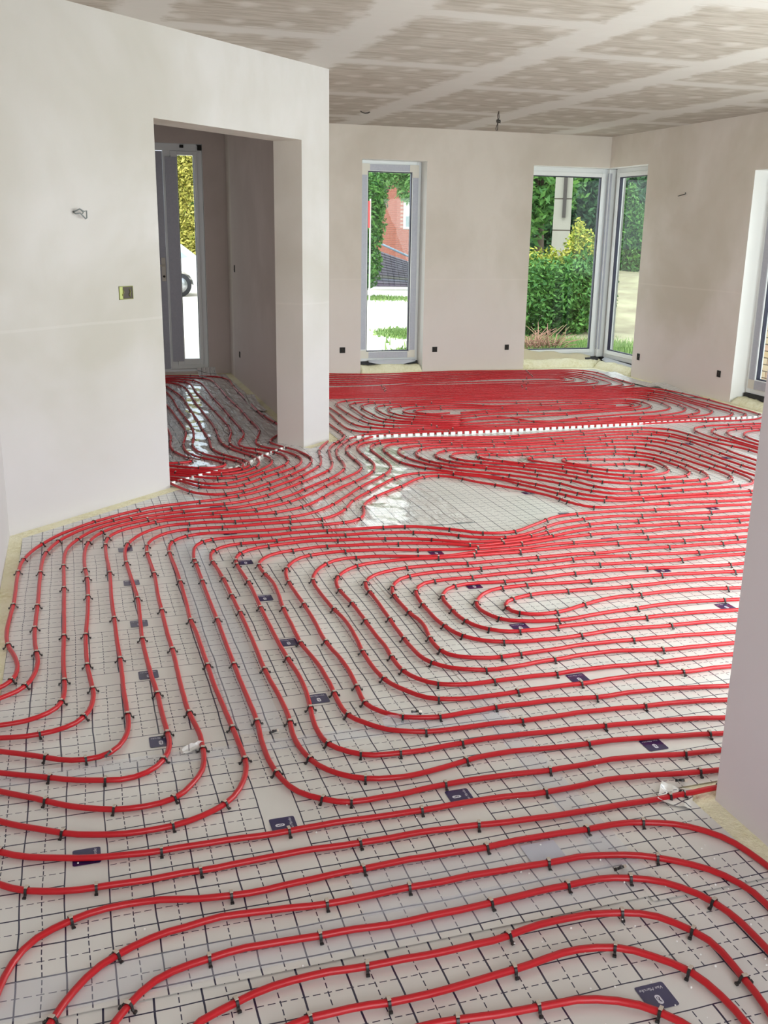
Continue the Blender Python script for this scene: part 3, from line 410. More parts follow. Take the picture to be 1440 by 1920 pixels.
'P13':('2886,3450','-60,9 -61,8 -60,10 -60,10 -60,10 -60,8 -60,4 -61,1 -61,-2 -61,-2 -60,-1 -61,-1 -60,-7 -59,-15 -57,-21 -38,-14 -38,-14 -39,-12 -39,-9 -40,-2 -40,4 -38,10 -33,19 -21,30 -6,37 9,37 22,31 33,21 37,15 59,13 60,6 61,0 61,-4 60,-4 61,-5 61,-5 60,-4 61,-2 61,1 60,2 61,2 61,0 61,-3 60,-5 60,-8 60,-11 60,-13 59,-12 60,-12 39,-9',[3,10,15,19,23,25,28,30,33,38,48]),
'S3':('4099,4932','-60,4 -60,0 -61,0 -60,-1 -60,0 -60,1 -61,2 -60,2 -60,3 -60,4 -60,4 -60,4 -61,4 -60,2 -60,3 -60,2 -59,5 -56,13 -50,27 -46,37 -41,43 -35,48 -31,51 -29,53 -30,52 -30,52 -32,52 -31,51 -33,51 -34,49 -37,48 -40,44 -44,41 -46,38 -47,39 -45,39 -43,42 -42,43 -42,44 -39,45 -36,48 -31,51 -25,54 -18,56 -9,59 -2,60 1,60 2,60 1,60 2,60 8,58 18,55 29,47 57,48 70,25 77,6 80,-5 80,-8 79,-11 80,-13 79,-14 79,-15 79,-14 79,-12 80,-9 80,-6 80,-4 81,-1 80,2 80,4 80,6 80,5 81,5 80,4 80,5 80,7 79,4 79,-1 79,-10 77,-17 71,-28 58,-45 41,-60 24,-72 11,-78 4,-79 -2,-80 -5,-81 -6,-80 -7,-80 -4,-80 0,-80 1,-80 3,-81 1,-80 -1,-80 -4,-80 -8,-80 -8,-60 -8,-60',[3,8,13,19,22,24,27,31,40,44,49,51,57,59,64,70,76,79,81,83,86,91,97]),
'S4':('4308,5125','7,59 5,60 4,60 1,60 -1,60 -3,60 -3,60 -4,80 -3,80 -2,80 1,80 3,80 5,80 5,80 3,79 -3,79 -15,77 -27,73 -42,64 -56,52 -66,39 -73,24 -77,11 -79,0 -80,-3 -80,-3 -80,-4 -79,-4 -80,-5 -80,-3 -80,0 -80,1 -80,2 -80,2 -80,5 -79,10 -79,14 -78,18 -78,18 -78,14 -79,7 -80,1 -80,-6 -76,-13 -69,-30 -42,-36 -30,-47 -19,-54 -7,-57 2,-59 9,-59 14,-58 18,-57 22,-56 25,-54 30,-52 32,-51 33,-49 38,-46 42,-41 47,-37 49,-34 49,-35 46,-38 44,-41 43,-42 40,-45 38,-46 37,-47 33,-50 29,-52 23,-55 22,-55 27,-53 34,-48 41,-42 46,-35 52,-21 57,-8 60,-3 60,-1 60,-2 60,-3 60,-2 60,-2 60,-1 60,0 60,1 60,2 60,2 60,3 60,3 58,8 52,19 41,34 28,47 18,55 10,58 4,60 0,60 -5,59 -5,60 -5,60 -2,60 -1,60 0,80 1,80 -1,80 -2,80 -6,79 -14,78 -25,72 -43,60 -60,42 -73,25 -77,13 -80,5 -80,4 -80,2 -80,3 -80,2 -80,2 -80,2 -80,2 -80,2 -80,2 -80,2 -80,5 -79,9 -78,16 -58,13 -58,7 -58,-2 -54,-14 -49,-27 -40,-39 -28,-48 -12,-54 3,-56 17,-56 26,-52 34,-48 41,-44 45,-38 49,-34 51,-32 50,-33 49,-35 47,-37 45,-39 44,-41 42,-43 39,-45 37,-47 34,-50 31,-51 28,-52 32,-50 40,-42 48,-33 53,-25 56,-21 58,-14 59,-8 59,-2 60,0 60,-1 60,-2 60,-2 58,2 54,14 45,30 32,45 20,53 12,58 6,59 3,60 0,60 -1,60 -3,60 -5,60 -10,79 -18,76 -31,71 -48,58 -63,41 -74,24 -78,14 -79,8 -80,6 -80,5 -80,3 -80,3 -60,1 -60,1 -60,2 -60,4 -59,8 -59,11 -57,16 -55,15 -49,6 -38,-12 -18,-33 6,-44 27,-46 40,-42 44,-40 44,-40 45,-40 46,-38 48,-36 49,-35 49,-34 45,-38 39,-43 36,-48 35,-49 36,-47 40,-44 45,-38 50,-30 54,-20 58,-11 59,-5 59,4 56,15 48,27 37,40 25,51 16,56 11,58 2,56 -11,52 -29,42 -44,31 -53,19 -58,11 -59,9 -59,9 -58,14 -56,19 -55,21 -52,17 -47,1 -34,-20 -14,-39 10,-48 29,-43 45,-31 54,-20 58,-11 59,-7 60,-4 59,-6 56,-12 49,-22 33,-36 13,-47 -11,-47 -31,-38 -47,-21 -53,-1 -54,15 -54,22 -52,24 -48,29 -41,37 -38,44 -38,45 -42,42 -45,40 -45,40 -44,40 -40,43 -33,42 -15,41 12,34 37,20 52,7 58,-1 59,-5 60,-4 60,-4 60,-4 60,-3 60,-3 80,-5 77,-13 74,-26 62,-42 46,-59 30,-71 16,-77 7,-60 5,-59 3,-60 -2,-59 -9,-57 -22,-52 -35,-43 -45,-31 -54,-16 -58,-3 -60,2 -59,3 -60,5 -59,7 -58,14 -54,22 -51,31 -46,37 -42,42 -38,46 -36,48 -36,48 -37,48 -38,46 -41,44 -43,41 -44,41 -46,39 -47,37 -49,34 -51,31 -50,32 -47,36 -43,40 -34,44 -18,49 3,51 22,45 38,32 50,15 56,-1 58,-9 59,-13 58,-11 59,-10 60,-6 60,-2 60,-1 80,0 80,-1 80,-4 80,-4 80,-5 80,-3 80,-2 80,-3 79,-6 76,-17 67,-32 53,-51 34,-67 19,-76 10,-79 6,-79 5,-80 6,-80 7,-80 5,-60 4,-60 2,-60 1,-59 -3,-59 -13,-56 -25,-51 -37,-41 -47,-29 -55,-14 -59,-3 -59,2 -60,3 -60,3 -60,2 -60,0 -60,-2 -60,-3 -60,-4 -60,-3 -59,1 -58,9 -52,23 -44,36 -32,48 -24,54 -21,55 -26,53 -32,51 -36,47 -37,47 -38,47 -39,46 -39,45 -41,44 -44,40 -46,39 -46,38 -48,35 -50,33 -48,34 -44,38 -40,44 -35,48 -29,51 -21,55 -11,57 -1,59 7,58 17,55 28,50 39,40 48,31 54,19 77,10 79,-4 79,-12 78,-14 79,-13 79,-13 80,-9 79,-8 80,-7 80,-5 80,-3 80,-3 80,-1 80,1 80,0 80,0 81,-1 79,-2 80,-7 77,-13 72,-27 59,-43 42,-61 24,-72 11,-78 2,-79 -1,-80 -2,-80 -2,-80 1,-80 0,-80 -2,-80 -5,-80 -5,-60 -4,-60 -2,-59 2,-60 5,-60 5,-59 2,-60 0,-60 -2,-60',[7,11,16,18,20,22,25,29,35,40,43,46,51,57,65,71,75,80,85,92,96,100,103,109,113,117,125,129,134,137,139,141,144,151,156,159,163,168,170,172,175,178,181,185,187,190,197,200,201,204,205,208,210,215,218,222,224,229,231,237,240,242,245,249,251,254,255,257,258,260,264,267,279,282,286,289,291,293,297,300,302,305,309,313,316,321,326,329,331,336,340,344,348,351,353,356,359,363,367,369,373,379,382,386,389,393,399,406,408,411,413,418,421,427,433,437,444,448]),
'L1':('5727,6866','-81,-4 -81,-3 -82,-1 -81,-1 -82,1 -81,2 -81,3 -81,2 -81,0 -77,-9 -72,-24 -60,-41 -44,-58 -27,-71 -14,-78 -6,-79 0,-80 11,-77 22,-75 23,-75 15,-78 4,-80 -3,-81 -7,-81 -8,-81 -10,-81 -5,-40',[4,7,10,14,18]),
'L2':('5644,6762','-81,-1 -81,2 -82,4 -81,3 -81,2 -81,0 -80,-5 -77,-14 -71,-26 -58,-44 -42,-60 -24,-72 -10,-78 -2,-81 2,-81 4,-81 6,-81 5,-81 4,-81 3,-81 0,-82 0,-61',[5,9,12,15]),
'L3':('5579,6681','-81,-1 -82,5 -81,6 -81,4 -80,-1 -76,-10 -71,-27 -59,-44 -46,-60 -29,-72 -15,-77 -4,-81 2,-81 5,-81 6,-81 4,-82 1,-81 -2,-61',[4,6,9,11]),
'L4':('5516,6602','-83,-1 -81,6 -81,-1 -77,-12 -72,-27 -61,-44 -47,-60 -31,-71 -15,-78 -4,-81 2,-81 7,-82 5,-82 1,-21',[3,8]),
'L5':('5454,6524','-84,-2 -82,-12 -71,-32 -56,-48 -40,-62 -20,-75 7,-82 17,-61',[4]),
'R1':('841,10594','78,15 79,-2 79,-10 79,-16 75,-21 72,-29 65,-36 55,-46 41,-57 26,-66 13,-73 4,-77 -1,-79 -5,-80 -5,-80 -6,-80 -4,-80 -4,-80 -2,-81 0,-80 -1,-80 0,-81 0,-80 0,-80 0,-81 0,-80 -1,-80 0,-81 -1,-80 -1,-80 -1,-80 -1,-81 -1,-80 0,-80 1,-81 2,-80 4,-80 5,-80 7,-80 7,-80 7,-80 9,-80 7,-80 4,-80 -2,-79 -12,-78 -24,-75 -34,-72 -40,-70 -39,-69 -32,-71 -14,-73 13,-73 32,-70 38,-70 25,-55 22,-55 17,-58 13,-58 9,-60 2,-59 -5,-59 -14,-58 -20,-56 -25,-54 -29,-53 -33,-49 -38,-47 -39,-46 -40,-44 -42,-44 -42,-43 -43,-42 -43,-42 -43,-42 -45,-41 -47,-37 -50,-32 -54,-26 -56,-17 -57,0 -52,20 -45,36 -36,46 -28,53 -23,55 -21,57 -20,56 -21,57 -20,57 -14,38',[4,9,12,17,22,27,35,38,42,52,55,61,64,70,74,78,80,84]),
'R2':('830,10469','80,-3 81,3 79,-5 73,-17 63,-30 52,-42 38,-55 24,-66 12,-74 5,-78 1,-79 0,-81 0,-80 0,-80 0,-81 0,-80 -1,-81 -1,-80 -2,-81 -2,-80 -2,-81 0,-80 0,-81 1,-80 1,-81 2,-80 1,-80 2,-81 1,-80 1,-81 1,-80 0,-81 -1,-80 -1,-81 -2,-80 -2,-81 -1,-80 1,-80 3,-81 3,-80 0,-80 -4,-80 -10,-80 -16,-79 -20,-77 -23,-77 -23,-77 -17,-78 -5,-77 17,-73 36,-68 34,-49 32,-50 29,-53 24,-55 19,-57 12,-58 5,-59 -6,-58 -14,-58 -23,-55 -30,-52 -35,-47 -41,-44 -45,-40 -46,-39 -45,-40 -44,-41 -43,-43 -41,-43 -42,-44 -45,-38 -51,-28 -55,-13 -57,5 -53,22 -44,37 -32,48 -26,53 -30,51 -37,46 -44,40 -44,40',[6,11,16,22,28,33,38,43,47,50,53,57,63,66,69,72,77]),
'R3':('821,10362','80,0 79,-11 70,-30 54,-46 42,-55 29,-65 18,-72 9,-77 4,-79 1,-80 -1,-80 -1,-81 -1,-81 -1,-80 -2,-81 -1,-80 -2,-81 -1,-80 0,-81 0,-81 0,-80 1,-81 1,-80 1,-81 2,-80 1,-81 0,-80 0,-81 0,-81 -1,-80 0,-81 0,-80 -1,-81 1,-80 0,-81 1,-81 0,-80 0,-81 -1,-80 -4,-80 -10,-79 -19,-78 -26,-76 -27,-75 -19,-76 -3,-76 22,-72 32,-47 40,-44 42,-42 39,-44 31,-50 22,-54 14,-58 5,-59 -2,-60 -11,-57 -22,-55 -30,-51 -38,-46 -42,-43 -44,-41 -44,-42 -42,-43 -42,-43 -43,-42 -46,-40 -49,-33 -53,-20 -56,-3 -53,17 -44,36 -36,46 -34,48 -39,45 -45,39 -50,35 -16,11',[5,20,27,32,39,43,49,52,57,59,63,66,69,72]),
'R4':('811,10242','79,9 73,-16 51,-45 36,-59 24,-67 13,-73 6,-77 1,-79 -3,-80 -3,-80 -3,-81 -1,-80 0,-80 2,-81 2,-80 3,-80 3,-80 3,-81 3,-80 2,-80 2,-81 2,-80 2,-80 2,-81 2,-80 2,-81 2,-80 2,-80 3,-81 2,-80 2,-80 1,-81 1,-80 -1,-80 -2,-81 -4,-80 -7,-80 -11,-79 -15,-79 -18,-78 -17,-78 -11,-79 -3,-80 8,-79 20,-76 22,-56 27,-53 31,-51 30,-52 27,-52 17,-56 8,-58 -2,-59 -11,-59 -19,-55 -28,-53 -34,-49 -38,-47 -41,-44 -43,-42 -46,-37 -50,-28 -55,-11 -56,6 -53,23 -49,33 -48,36 -49,33 -52,28 -55,26 -34,20',[4,11,18,26,34,38,43,46,49,53,62,64]),
'R5':('803,10154','76,-26 52,-53 31,-67 22,-73 15,-76 9,-78 6,-80 3,-80 1,-81 -1,-80 -1,-81 -2,-81 -2,-80 -2,-81 -1,-80 -2,-81 0,-80 0,-81 0,-80 1,-81 1,-80 0,-81 1,-81 1,-80 0,-81 1,-80 0,-81 1,-80 0,-81 0,-81 -1,-80 -1,-81 -3,-80 -5,-81 -6,-80 -6,-80 -5,-80 -4,-81 0,-80 4,-81 10,-79 17,-79 17,-57 22,-56 23,-56 24,-55 21,-56 15,-57 5,-59 -4,-59 -11,-59 -19,-56 -27,-53 -36,-47 -43,-40 -49,-32 -54,-20 -57,-3 -57,11 -56,22 -54,25 -55,26 -55,24 -56,22 -38,14',[6,11,16,21,28,33,36,40,42,47,53,58,63]),
'R6':('797,10082','21,-78 18,-78 14,-79 11,-80 10,-80 9,-79 9,-80 10,-80 9,-80 7,-80 6,-80 3,-81 1,-80 0,-81 -1,-80 -2,-81 -1,-80 -1,-81 -1,-80 0,-81 0,-80 0,-81 0,-80 1,-81 0,-80 0,-81 -1,-80 -2,-81 -3,-80 -4,-80 -2,-81 0,-80 2,-81 1,-80 -1,-80 -4,-81 -8,-80 -7,-80 -5,-80 4,-80 9,-59 15,-57 21,-57 26,-53 30,-53 29,-52 24,-54 15,-56 2,-58 -10,-55 -25,-45 -39,-34 -49,-27 -53,-19 -56,-7 -58,8 -56,18 -55,24 -55,25 -56,23 -57,21 -19,6',[3,6,11,15,20,27,31,35,40,43,47,50,52]),
'R7':('770,9768','14,-79 13,-79 10,-80 8,-80 6,-80 4,-81 2,-80 1,-81 1,-80 -1,-81 -1,-80 -1,-81 -1,-80 -1,-81 1,-80 1,-81 2,-80 3,-81 3,-80 2,-81 2,-80 3,-81 2,-80 0,-81 -1,-80 -2,-81 -5,-80 -7,-80 -8,-80 -10,-80 -11,-80 -13,-79 -13,-80 -8,-80 -2,-80 7,-79 12,-59 19,-56 25,-54 31,-52 34,-49 38,-47 37,-46 31,-49 20,-52 2,-56 -14,-54 -30,-43 -45,-26 -55,-7 -58,5 -59,14 -57,18 -56,22 -56,23 -55,24 -57,19',[9,15,20,26,31,34,38,42,44,48]),
'R8':('718,9164','6,-80 5,-81 6,-81 6,-80 5,-81 5,-81 4,-80 4,-81 3,-81 3,-80 2,-81 2,-81 2,-81 2,-81 2,-80 1,-81 2,-81 1,-81 -2,-80 -4,-81 -9,-80 -11,-80 -14,-80 -14,-79 -13,-80 -9,-80 -6,-80 -1,-81 4,-60 10,-59 18,-57 23,-55 30,-52 34,-50 36,-48 34,-48 21,-49 -1,-48 -26,-40 -46,-24 -54,-5 -55,13 -51,28 -50,33 -50,34 -51,32 -35,20',[6,15,20,26,31,33,37,42]),
'R9':('622,8054','8,-81 8,-82 6,-81 4,-81 2,-81 1,-82 -2,-81 -5,-81 -7,-81 -9,-81 -10,-81 -7,-81 -3,-81 5,-81 9,-60 15,-58 19,-58 21,-57 19,-56 10,-51 -10,-39 -33,-22 -51,-7 -61,4 -60,8',[10,15,19,21,23]),
'R10':('563,7366','10,-84 5,-84 1,-84 -3,-85 -5,-84 -7,-63 -10,-62 -15,-61 -24,-58 -10,-19',[]),
'T3':('2026,8589','8,-80 6,-80 4,-80 3,-80 0,-80 -1,-81 -3,-80 -5,-80 -7,-80 -6,-80 -6,-80 -4,-80 -2,-80 1,-80 6,-77 20,-71 41,-54 61,-29 73,-5 76,12 78,15 79,10 80,4 79,-6 78,-15 75,-23 73,-29 73,-25 76,-15 79,-4 80,3 80,5 80,6 80,6 80,4 80,4 80,1 80,1 81,0 80,0 80,-1 80,-1 81,-1 80,-1 80,-1 80,-1 81,-2 80,-1 80,-2 80,-3 81,-2 80,-2 80,-1 80,1 80,2 81,2 79,5 79,7 75,16 67,29 54,44 38,58 21,69 9,75 0,79 -4,79 -4,80 -4,80 -2,80 0,81 1,80 2,80 2,80 1,79 0,79 -3,76 -11,72 -23,62 -38,48 -54,32 -65,15 -73,1 -76,-7 -78,-8 -79,-4 -79,1 -79,5 -79,9 -80,12 -79,13 -79,12 -79,13 -80,12 -79,11 -80,10 -79,8 -80,8 -80,7 -80,6 -80,7 -80,6 -80,7 -80,7 -80,8 -80,9 -79,10 -80,11 -79,10 -80,12 -79,11 -80,10 -79,11 -80,9 -80,9 -80,7 -80,7 -80,6 -80,5 -80,6 -80,4 -80,6 -20,1',[12,16,18,24,27,50,56,62,67,70,78]),
'T4':('2093,8874','8,-80 5,-80 4,-80 2,-80 2,-81 1,-80 2,-80 1,-80 2,-80 0,-81 -1,-80 -4,-80 -4,-80 -4,-80 -1,-80 7,-78 17,-75 33,-65 50,-54 62,-42 71,-27 76,-13 79,-2 80,4 79,-1 78,-10 76,-20 76,-25 76,-23 78,-19 78,-15 80,-10 80,-7 80,-5 80,-1 80,-1 80,2 81,2 80,4 80,6 80,7 80,8 79,9 80,9 80,9 80,8 80,7 80,5 80,4 80,2 80,-1 81,-1 80,-1 80,1 80,4 79,10 76,17 72,28 64,39 54,52 42,62 30,70 18,75 11,78 4,80 2,80 1,80 0,80 0,80 -3,80 -7,79 -13,77 -21,72 -30,64 -41,50 -53,33 -63,15 -71,1 -75,-4 -78,-5 -79,0 -79,4 -79,8 -80,11 -79,13 -79,13 -79,13 -80,12 -79,11 -80,11 -79,10 -80,8 -80,8 -80,8 -80,7 -80,7 -80,8 -80,7 -80,8 -79,9 -80,9 -80,10 -80,9 -79,10 -80,10 -80,9 -79,9 -80,9 -80,8 -80,7 -80,7 -80,6 -80,5 -80,6 -80,5 -80,5 -20,2',[11,16,19,22,26,32,49,55,61,74]),
'T5':('2949,7320','-73,32 -76,26 -78,15 -79,8 -79,3 -79,5 -75,15 -67,32 -54,51 -37,66 -22,74 -12,78 -8,80 -4,80 -3,80 -3,80 -1,81 -1,80 0,80 1,80 5,79 14,74 29,67 44,54 59,37 70,21 76,8 79,0 79,-4 80,-7 80,-7 80,-8 80,-6 80,-6 81,-3 80,-3 80,-3 80,-4 80,-4 81,-5 80,-5 80,-7 80,-7 80,-8 80,-8 79,-9 80,-9 80,-9 80,-11 79,-11 80,-12 79,-12 79,-13 79,-12 80,-12 79,-11 80,-7 79,-3 79,0 76,3 71,-2 63,-13 52,-29 40,-47 29,-61 19,-71 10,-77 2,-78 -4,-80 -8,-79 -11,-79 -10,-79 -10,-79 -11,-77 -15,-72 -26,-65 -41,-53 -58,-42 -68,-31 -75,-25 -76,-21 -78,-16 -79,-8 -79,-2 -80,4 -80,5 -80,4 -79,-1 -79,-8 -77,-16 -77,-22 -76,-22 -78,-18 -78,-10 -80,-2 -80,3 -79,10 -79,13 -79,16 -79,14 -79,11 -80,8 -80,5 -80,3 -80,2 -81,1 -80,2',[3,7,8,10,12,16,22,25,28,64,67,75,79,82,86,93,96]),
'T6':('2980,7398','-77,23 -77,23 -77,22 -77,21 -77,22 -75,25 -70,34 -59,48 -44,60 -29,71 -14,76 -4,79 1,80 5,80 4,80 1,80 0,79 0,76 11,71 30,59 49,43 65,27 74,12 78,2 79,-5 80,-9 79,-8 80,-7 80,-4 80,0 80,1 81,2 80,1 80,-1 80,-2 80,-5 80,-7 80,-8 80,-9 79,-10 80,-9 80,-10 79,-11 80,-10 79,-12 80,-11 79,-12 79,-12 80,-12 79,-11 80,-8 79,-4 79,0 77,3 75,0 68,-8 58,-23 46,-41 33,-57 20,-69 10,-75 6,-79 2,-80 -2,-79 -7,-79 -16,-76 -25,-72 -36,-67 -49,-56 -59,-46 -68,-36 -73,-29 -76,-25 -77,-20 -78,-14 -79,-6 -79,1 -79,4 -78,0 -79,-6 -79,-11 -79,-10 -80,-9 -79,-5 -81,-2 -80,1 -79,6 -79,12 -78,16 -78,18 -78,15 -79,8 -80,2 -80,-2 -80,-4 -80,-6 -80,-5 -40,-2',[5,8,12,17,19,21,23,65,67,74,79,82,91]),
'T7':('3013,7482','-78,19 -78,18 -78,20 -78,20 -76,24 -73,29 -64,40 -50,53 -29,66 -12,74 -2,79 -2,79 -3,80 -4,80 1,80 10,77 23,71 39,59 52,42 64,20 71,2 76,-8 78,-11 79,-9 80,-4 81,-2 80,0 80,2 80,1 80,-1 81,-3 80,-5 80,-7 79,-9 80,-10 80,-10 79,-10 80,-11 80,-10 79,-11 80,-11 79,-11 80,-12 79,-11 80,-12 79,-10 80,-8 80,-5 79,-1 77,1 74,-3 66,-13 55,-28 42,-46 27,-61 12,-71 1,-77 -8,-78 -14,-77 -22,-75 -31,-68 -43,-59 -56,-45 -68,-33 -74,-22 -78,-16 -79,-14 -79,-12 -79,-12 -80,-12 -79,-12 -80,-12 -79,-12 -80,-12 -78,-14 -79,-17 -76,-22 -76,-26 -74,-25 -74,-19 -68,1 -58,28 -43,53 -34,67 -34,65 -44,52 -57,29 -67,2 -71,-18 -73,-31 -72,-37 -71,-36 -37,-16',[7,8,11,15,17,20,22,55,58,61,67,76,82,87]),
'T8':('3049,7572','-77,25 -78,18 -79,14 -77,16 -73,23 -63,38 -49,55 -32,67 -17,76 -8,78 -3,80 0,79 7,76 21,67 41,50 57,33 71,16 77,7 80,4 80,3 80,3 81,1 80,-1 80,-4 80,-7 79,-13 79,-15 78,-19 78,-20 78,-19 78,-17 79,-14 80,-10 80,-7 80,-6 81,-5 80,-5 80,-5 81,-6 80,-5 80,-4 80,-4 80,-2 77,-3 71,-7 60,-20 47,-35 31,-53 15,-66 1,-72 -14,-72 -29,-65 -45,-54 -60,-40 -71,-27 -76,-15 -79,-8 -80,-5 -80,-5 -80,-7 -80,-9 -79,-11 -80,-12 -80,-11 -80,-10 -79,-10 -80,-9 -80,-9 -81,-7 -80,-7 -80,-4 -80,-3 -81,-1 -80,0 -81,1 -80,3 -81,2 -40,1',[5,8,11,14,16,22,32,37,46,49,52,53,56,65]),
'T9':('3085,7664','-76,25 -78,18 -79,13 -75,19 -68,29 -57,46 -41,62 -26,71 -11,76 4,77 20,72 37,60 53,44 66,25 74,10 78,2 80,0 80,-1 79,-3 78,-8 75,-19 71,-29 68,-36 69,-34 72,-26 76,-15 79,-7 80,-3 80,0 81,-1 80,-2 80,-4 81,-4 80,-5 80,-3 80,-1 81,1 80,3 79,6 77,5 71,0 60,-12 45,-30 27,-48 6,-60 -14,-65 -34,-58 -51,-45 -65,-29 -74,-16 -78,-7 -79,-6 -80,-8 -80,-10 -79,-12 -80,-12 -79,-12 -80,-10 -79,-6 -80,-1 -79,7 -78,13 -78,16 -79,15 -79,10 -79,3 -80,-3 -80,-8 -78,-13 -78,-21 -74,-30',[2,5,8,11,12,14,16,24,31,36,46,61,64,69]),
'T10':('3124,7763','-80,3 -78,15 -75,27 -70,35 -62,44 -47,53 -21,60 9,62 37,55 56,41 70,25 76,12 79,3 79,-1 78,-4 76,-12 73,-21 72,-28 73,-28 75,-24 77,-19 79,-13 80,-11 80,-9 80,-7 80,-7 81,-5 80,-4 80,-2 81,1 80,2 80,7 80,9 78,9 76,5 68,-6 55,-21 33,-36 5,-44 -25,-42 -50,-29 -67,-16 -76,-4 -79,2 -80,5 -81,6 -80,7 -80,5 -81,4 -80,1 -80,-2 -81,-4 -80,-4 -80,-2 -80,1 -81,3 -80,2 -80,-3 -79,-9 -78,-15 -77,-23 -76,-27 -38,-12',[7,12,14,27,33,39,41,50,54,59]),
'T11':('3072,7895','-78,-18 -76,-5 -64,24 -45,43 -20,52 14,50 44,37 64,21 76,7 79,-2 79,-7 80,-11 79,-13 79,-15 79,-15 79,-16 79,-14 79,-13 79,-12 80,-10 80,-9 80,-7 80,-5 80,-4 81,-1 80,-1 80,1 80,0 77,-2 68,-5 48,-11 18,-13 -15,-12 -47,-10 -67,-6 -76,-4 -80,-2 -80,0 -80,2 -81,4 -80,5 -80,6 -80,5 -81,4 -80,5 -80,3 -80,3 -80,-1 -80,-4 -80,-8 -79,-12 -79,-17 -59,-13',[3,6,10,17,37]),
'X1':('2545,10478','74,-31 75,-29 76,-25 77,-23 77,-19 78,-16 79,-13 80,-7 79,-2 80,3 79,6 80,8 80,8 80,7 80,7 80,5 80,5 80,4 80,3 80,0 80,-4 80,-7 79,-9 79,-12 80,-13 79,-13 79,-12 80,-11 79,-9 80,-7 80,-4 80,-1 80,-1 80,-1 79,-6 76,-11 72,-22 63,-34 52,-46 38,-59 24,-68 12,-75 4,-78 -2,-79 -6,-80 -9,-79 -10,-80 -8,-79 -7,-79 -2,-79 1,-77 -1,-73 -11,-68 -25,-58 -43,-47 -59,-33 -69,-24 -75,-18 -78,-14 -79,-11 -79,-6 -78,-1 -79,6 -79,10 -79,12 -79,12 -80,11 -79,9 -80,8 -80,8 -80,8 -80,8 -80,10 -79,9 -80,10 -80,10 -80,9 -79,9 -80,9 -80,9 -80,7 -80,8 -80,7 -80,8 -80,9 -79,9 -80,11 -80,9 -79,9 -80,6 -80,4 -81,3 -80,2 -80,1 -81,2 -80,2 -80,2',[30,42,50,53,62,71,89]),
'X2':('2512,10342','74,-31 75,-29 76,-26 77,-24 77,-20 78,-17 78,-13 79,-6 79,1 79,7 79,11 79,13 80,12 79,10 80,8 80,5 80,5 80,4 81,2 80,1 80,-3 80,-5 80,-8 80,-9 79,-11 80,-11 80,-10 79,-10 80,-8 80,-6 80,-3 80,0 79,0 78,-4 75,-11 70,-23 61,-37 50,-51 37,-62 26,-70 15,-76 8,-78 3,-80 0,-80 -2,-80 -4,-81 -5,-79 -7,-79 -12,-75 -20,-69 -32,-59 -47,-46 -60,-33 -70,-22 -76,-13 -78,-5 -79,1 -79,6 -79,10 -79,12 -79,10 -80,9 -80,7 -80,6 -80,5 -81,6 -80,8 -80,8 -79,9 -80,10 -80,9 -80,10 -80,10 -80,9 -80,8 -80,8 -80,7 -80,8 -80,7 -80,8 -80,9 -80,8 -80,9 -80,6 -80,4 -80,3 -80,0 -81,-1 -80,0 -81,0 -80,1 -80,2 -20,1',[30,39,51,57,66,84]),
'X3':('2479,10209','75,-31 74,-28 77,-26 76,-22 78,-20 78,-15 79,-10 79,-4 79,2 78,9 79,12 79,14 79,12 79,10 80,7 80,6 80,4 80,3 80,3 80,1 81,-1 80,-2 80,-5 80,-6 80,-7 80,-8 79,-9 80,-9 80,-7 80,-5 79,-3 80,-1 78,-2 75,-8 69,-18 60,-33 46,-48 34,-61 21,-71 12,-76 7,-78 3,-80 2,-80 1,-80 -1,-79 -6,-75 -15,-70 -30,-62 -45,-49 -58,-35 -69,-22 -75,-10 -77,1 -78,7 -79,11 -79,11 -80,9 -79,8 -80,6 -81,5 -80,5 -80,7 -80,7 -80,8 -79,8 -80,9 -80,9 -80,8 -80,9 -80,8 -79,8 -80,8 -80,7 -80,7 -80,7 -80,7 -80,6 -80,6 -81,5 -80,3 -80,1 -80,0 -80,-2 -81,-2 -80,-1 -80,-1 -80,2 -81,2',[30,42,48,52,62,80]),
'X4':('2446,10072','74,-31 75,-29 77,-24 77,-20 78,-17 79,-12 79,-7 80,-1 79,5 79,11 78,13 79,15 79,12 79,10 80,7 80,5 81,3 80,4 80,3 81,2 80,1 80,-1 81,-1 80,-3 80,-4 81,-6 80,-7 79,-8 80,-7 80,-5 80,-3 79,-3 77,-5 73,-13 63,-25 51,-40 38,-55 25,-67 16,-74 9,-78 5,-79 -1,-78 -10,-74 -23,-67 -36,-55 -52,-41 -64,-25 -72,-13 -77,-3 -80,0 -80,2 -80,2 -80,2 -81,2 -80,2 -81,2 -80,4 -80,4 -80,5 -81,6 -80,6 -80,6 -80,7 -80,7 -80,7 -81,7 -80,7 -80,7 -80,7 -80,6 -80,5 -81,4 -80,2 -80,1 -81,-1 -80,-2 -80,-3 -81,-3 -80,-3 -80,-3 -81,-1 -80,1 -81,2 -20,1',[30,44,57,75]),
